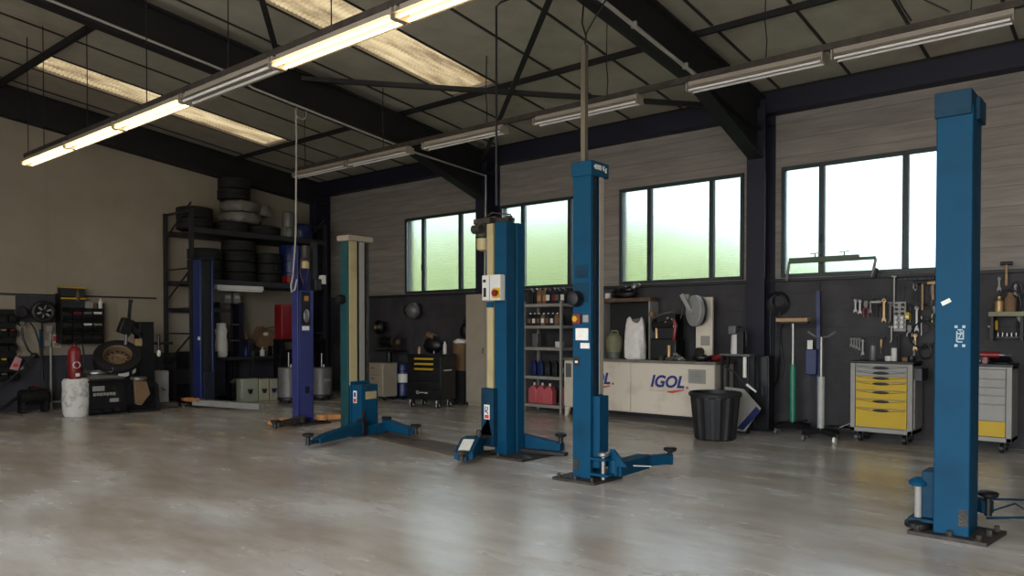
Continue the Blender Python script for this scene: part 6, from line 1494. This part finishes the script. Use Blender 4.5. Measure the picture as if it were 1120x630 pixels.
# crates piled between the rack's near uprights, cases on the bench
zc = 0.0
for i, (h_, m_, lb) in enumerate(((0.34, M_black, 'lowest black plastic crate piled inside the near end of the rack'), (0.30, M_greydark, 'middle charcoal crate piled inside the near end of the rack'), (0.32, M_black, 'topmost black crate piled inside the near end of the rack'))):
    t = thing('plastic_crate', lb, 'crate', (-14.0+0.02*i, 7.22, zc), Q+0.05*(i-1), 'crates piled in the rack')
    m = MB().bb(-0.24, 0.24, -0.3, 0.3, 0, 0.02)
    for a in (-0.24, 0.225): m.bb(a, a+0.015, -0.3, 0.3, 0, h_)
    for b in (-0.3, 0.285): m.bb(-0.24, 0.24, b, b+0.015, 0, h_)
    m.build('crate_shell', m_, t); MB().bb(-0.25, 0.25, -0.31, 0.31, h_-0.03, h_-0.005).build('crate_rim', m_, t)
    MB().ell((0.02, 0, h_*0.6), (0.18, 0.24, h_*0.33)).rough(0.02, i).build('scrap', M_iron, t)
    zc += h_
for i, (yy_, w_, h_, m_, lb) in enumerate(((8.93, 0.30, 0.20, M_black, 'low black tool case on the bench'), (8.30, 0.12, 0.34, M_navy, 'tall dark blue tin on the bench by the carton'))):
    o = MB().bb(-w_/2, w_/2, -0.09, 0.09, 0, h_).build('tool_case', m_, None, (-13.95, yy_, 0.84), Q, bevel=0.012); tag(o, lb, 'case')
    MB().tube([(-0.05, -0.09, h_*0.75), (-0.04, -0.12, h_*0.78), (0.04, -0.12, h_*0.78), (0.05, -0.09, h_*0.75)], 0.008, 6).build('handle', M_greydark, o)
# hand tools hanging at the rack's near end
y_, z_ = on_x(201, 315, -13.45)
o = MB().bb(-0.14, 0.14, 0, 0.2, 0, 0.3).build('olive_can', M_olive, None, (-14.0, y_+0.05, 2.27), Q, bevel=0.03); o.location = (-13.85, 7.2, 1.78); o.scale = (0.9, 0.9, 1.1); tag(o, 'olive jerrycan on the small rack shelf behind the deep blue post', 'canister')
t = thing('clutter_crate', 'dark crate of scrap on the floor under the rack', 'crate', (-13.95, 8.01, 0), Q)
MB().bb(-0.22, 0.22, -0.2, 0.2, 0, 0.03).bb(-0.22, -0.20, -0.2, 0.2, 0, 0.35).bb(0.20, 0.22, -0.2, 0.2, 0, 0.35).bb(-0.22, 0.22, -0.2, -0.18, 0, 0.35).bb(-0.22, 0.22, 0.18, 0.2, 0, 0.35).build('crate_body', M_black, t)
MB().ell((0, 0, 0.3), (0.17, 0.15, 0.12)).rough(0.02, 1).build('scrap', M_iron, t)

# ------------------------------------------------------------------ camera
cam = bpy.data.cameras.new('camera'); co = bpy.data.objects.new('camera', cam); COL.objects.link(co)
co.location = (0, 0, EYE); co.rotation_euler = (PI/2-PITCH, 0, HEAD)
cam.sensor_width = 36; cam.lens = F/1120*36; cam.shift_y = (PY0-315)/1120; cam.clip_start = 0.05; cam.clip_end = 300
scn.camera = co

# ------------------------------------------------------------------ sky and sampling
wd = bpy.data.worlds.new('sky'); scn.world = wd; wd.use_nodes = True; N = wd.node_tree.nodes; L = wd.node_tree.links
bg = N['Background']; tc = N.new('ShaderNodeTexCoord'); sx = N.new('ShaderNodeSeparateXYZ'); L.new(tc.outputs['Generated'], sx.inputs[0])
rp = ramp(N, [(0.0, (0.62, 0.59, 0.54)), (0.04, (0.86, 0.88, 0.86)), (0.12, (0.76, 0.84, 0.91)), (1.0, (0.82, 0.85, 0.94))]); L.new(sx.outputs['Z'], rp.inputs['Fac']); L.new(rp.outputs[0], bg.inputs['Color'])
bg.inputs['Strength'].default_value = 7.6
def portal(loc, rot, sx_, sy_):
    l = bpy.data.lights.new('doorway_daylight', 'AREA'); l.shape = 'RECTANGLE'; l.size = sx_; l.size_y = sy_; l.cycles.is_portal = True
    o = bpy.data.objects.new('doorway_daylight', l); COL.objects.link(o); o.location = loc; o.rotation_euler = rot
portal((-8.15, YF, 2.1), (PI/2, 0, 0), 1.5, 4.2); portal((-1.9, YF, 2.1), (PI/2, 0, 0), 4.6, 4.2); portal((2.4, YF, 2.1), (PI/2, 0, 0), 3.2, 4.2)
scn.cycles.use_denoising = True
scn.cycles.max_bounces = 8; scn.cycles.transmission_bounces = 8; scn.cycles.diffuse_bounces = 5; scn.cycles.glossy_bounces = 4
scn.cycles.sample_clamp_indirect = 6.0
scn.view_settings.view_transform = 'Standard'; scn.view_settings.look = 'None'; scn.view_settings.gamma = 1.0; scn.view_settings.use_curve_mapping = False
scn.view_settings.exposure = 0.62
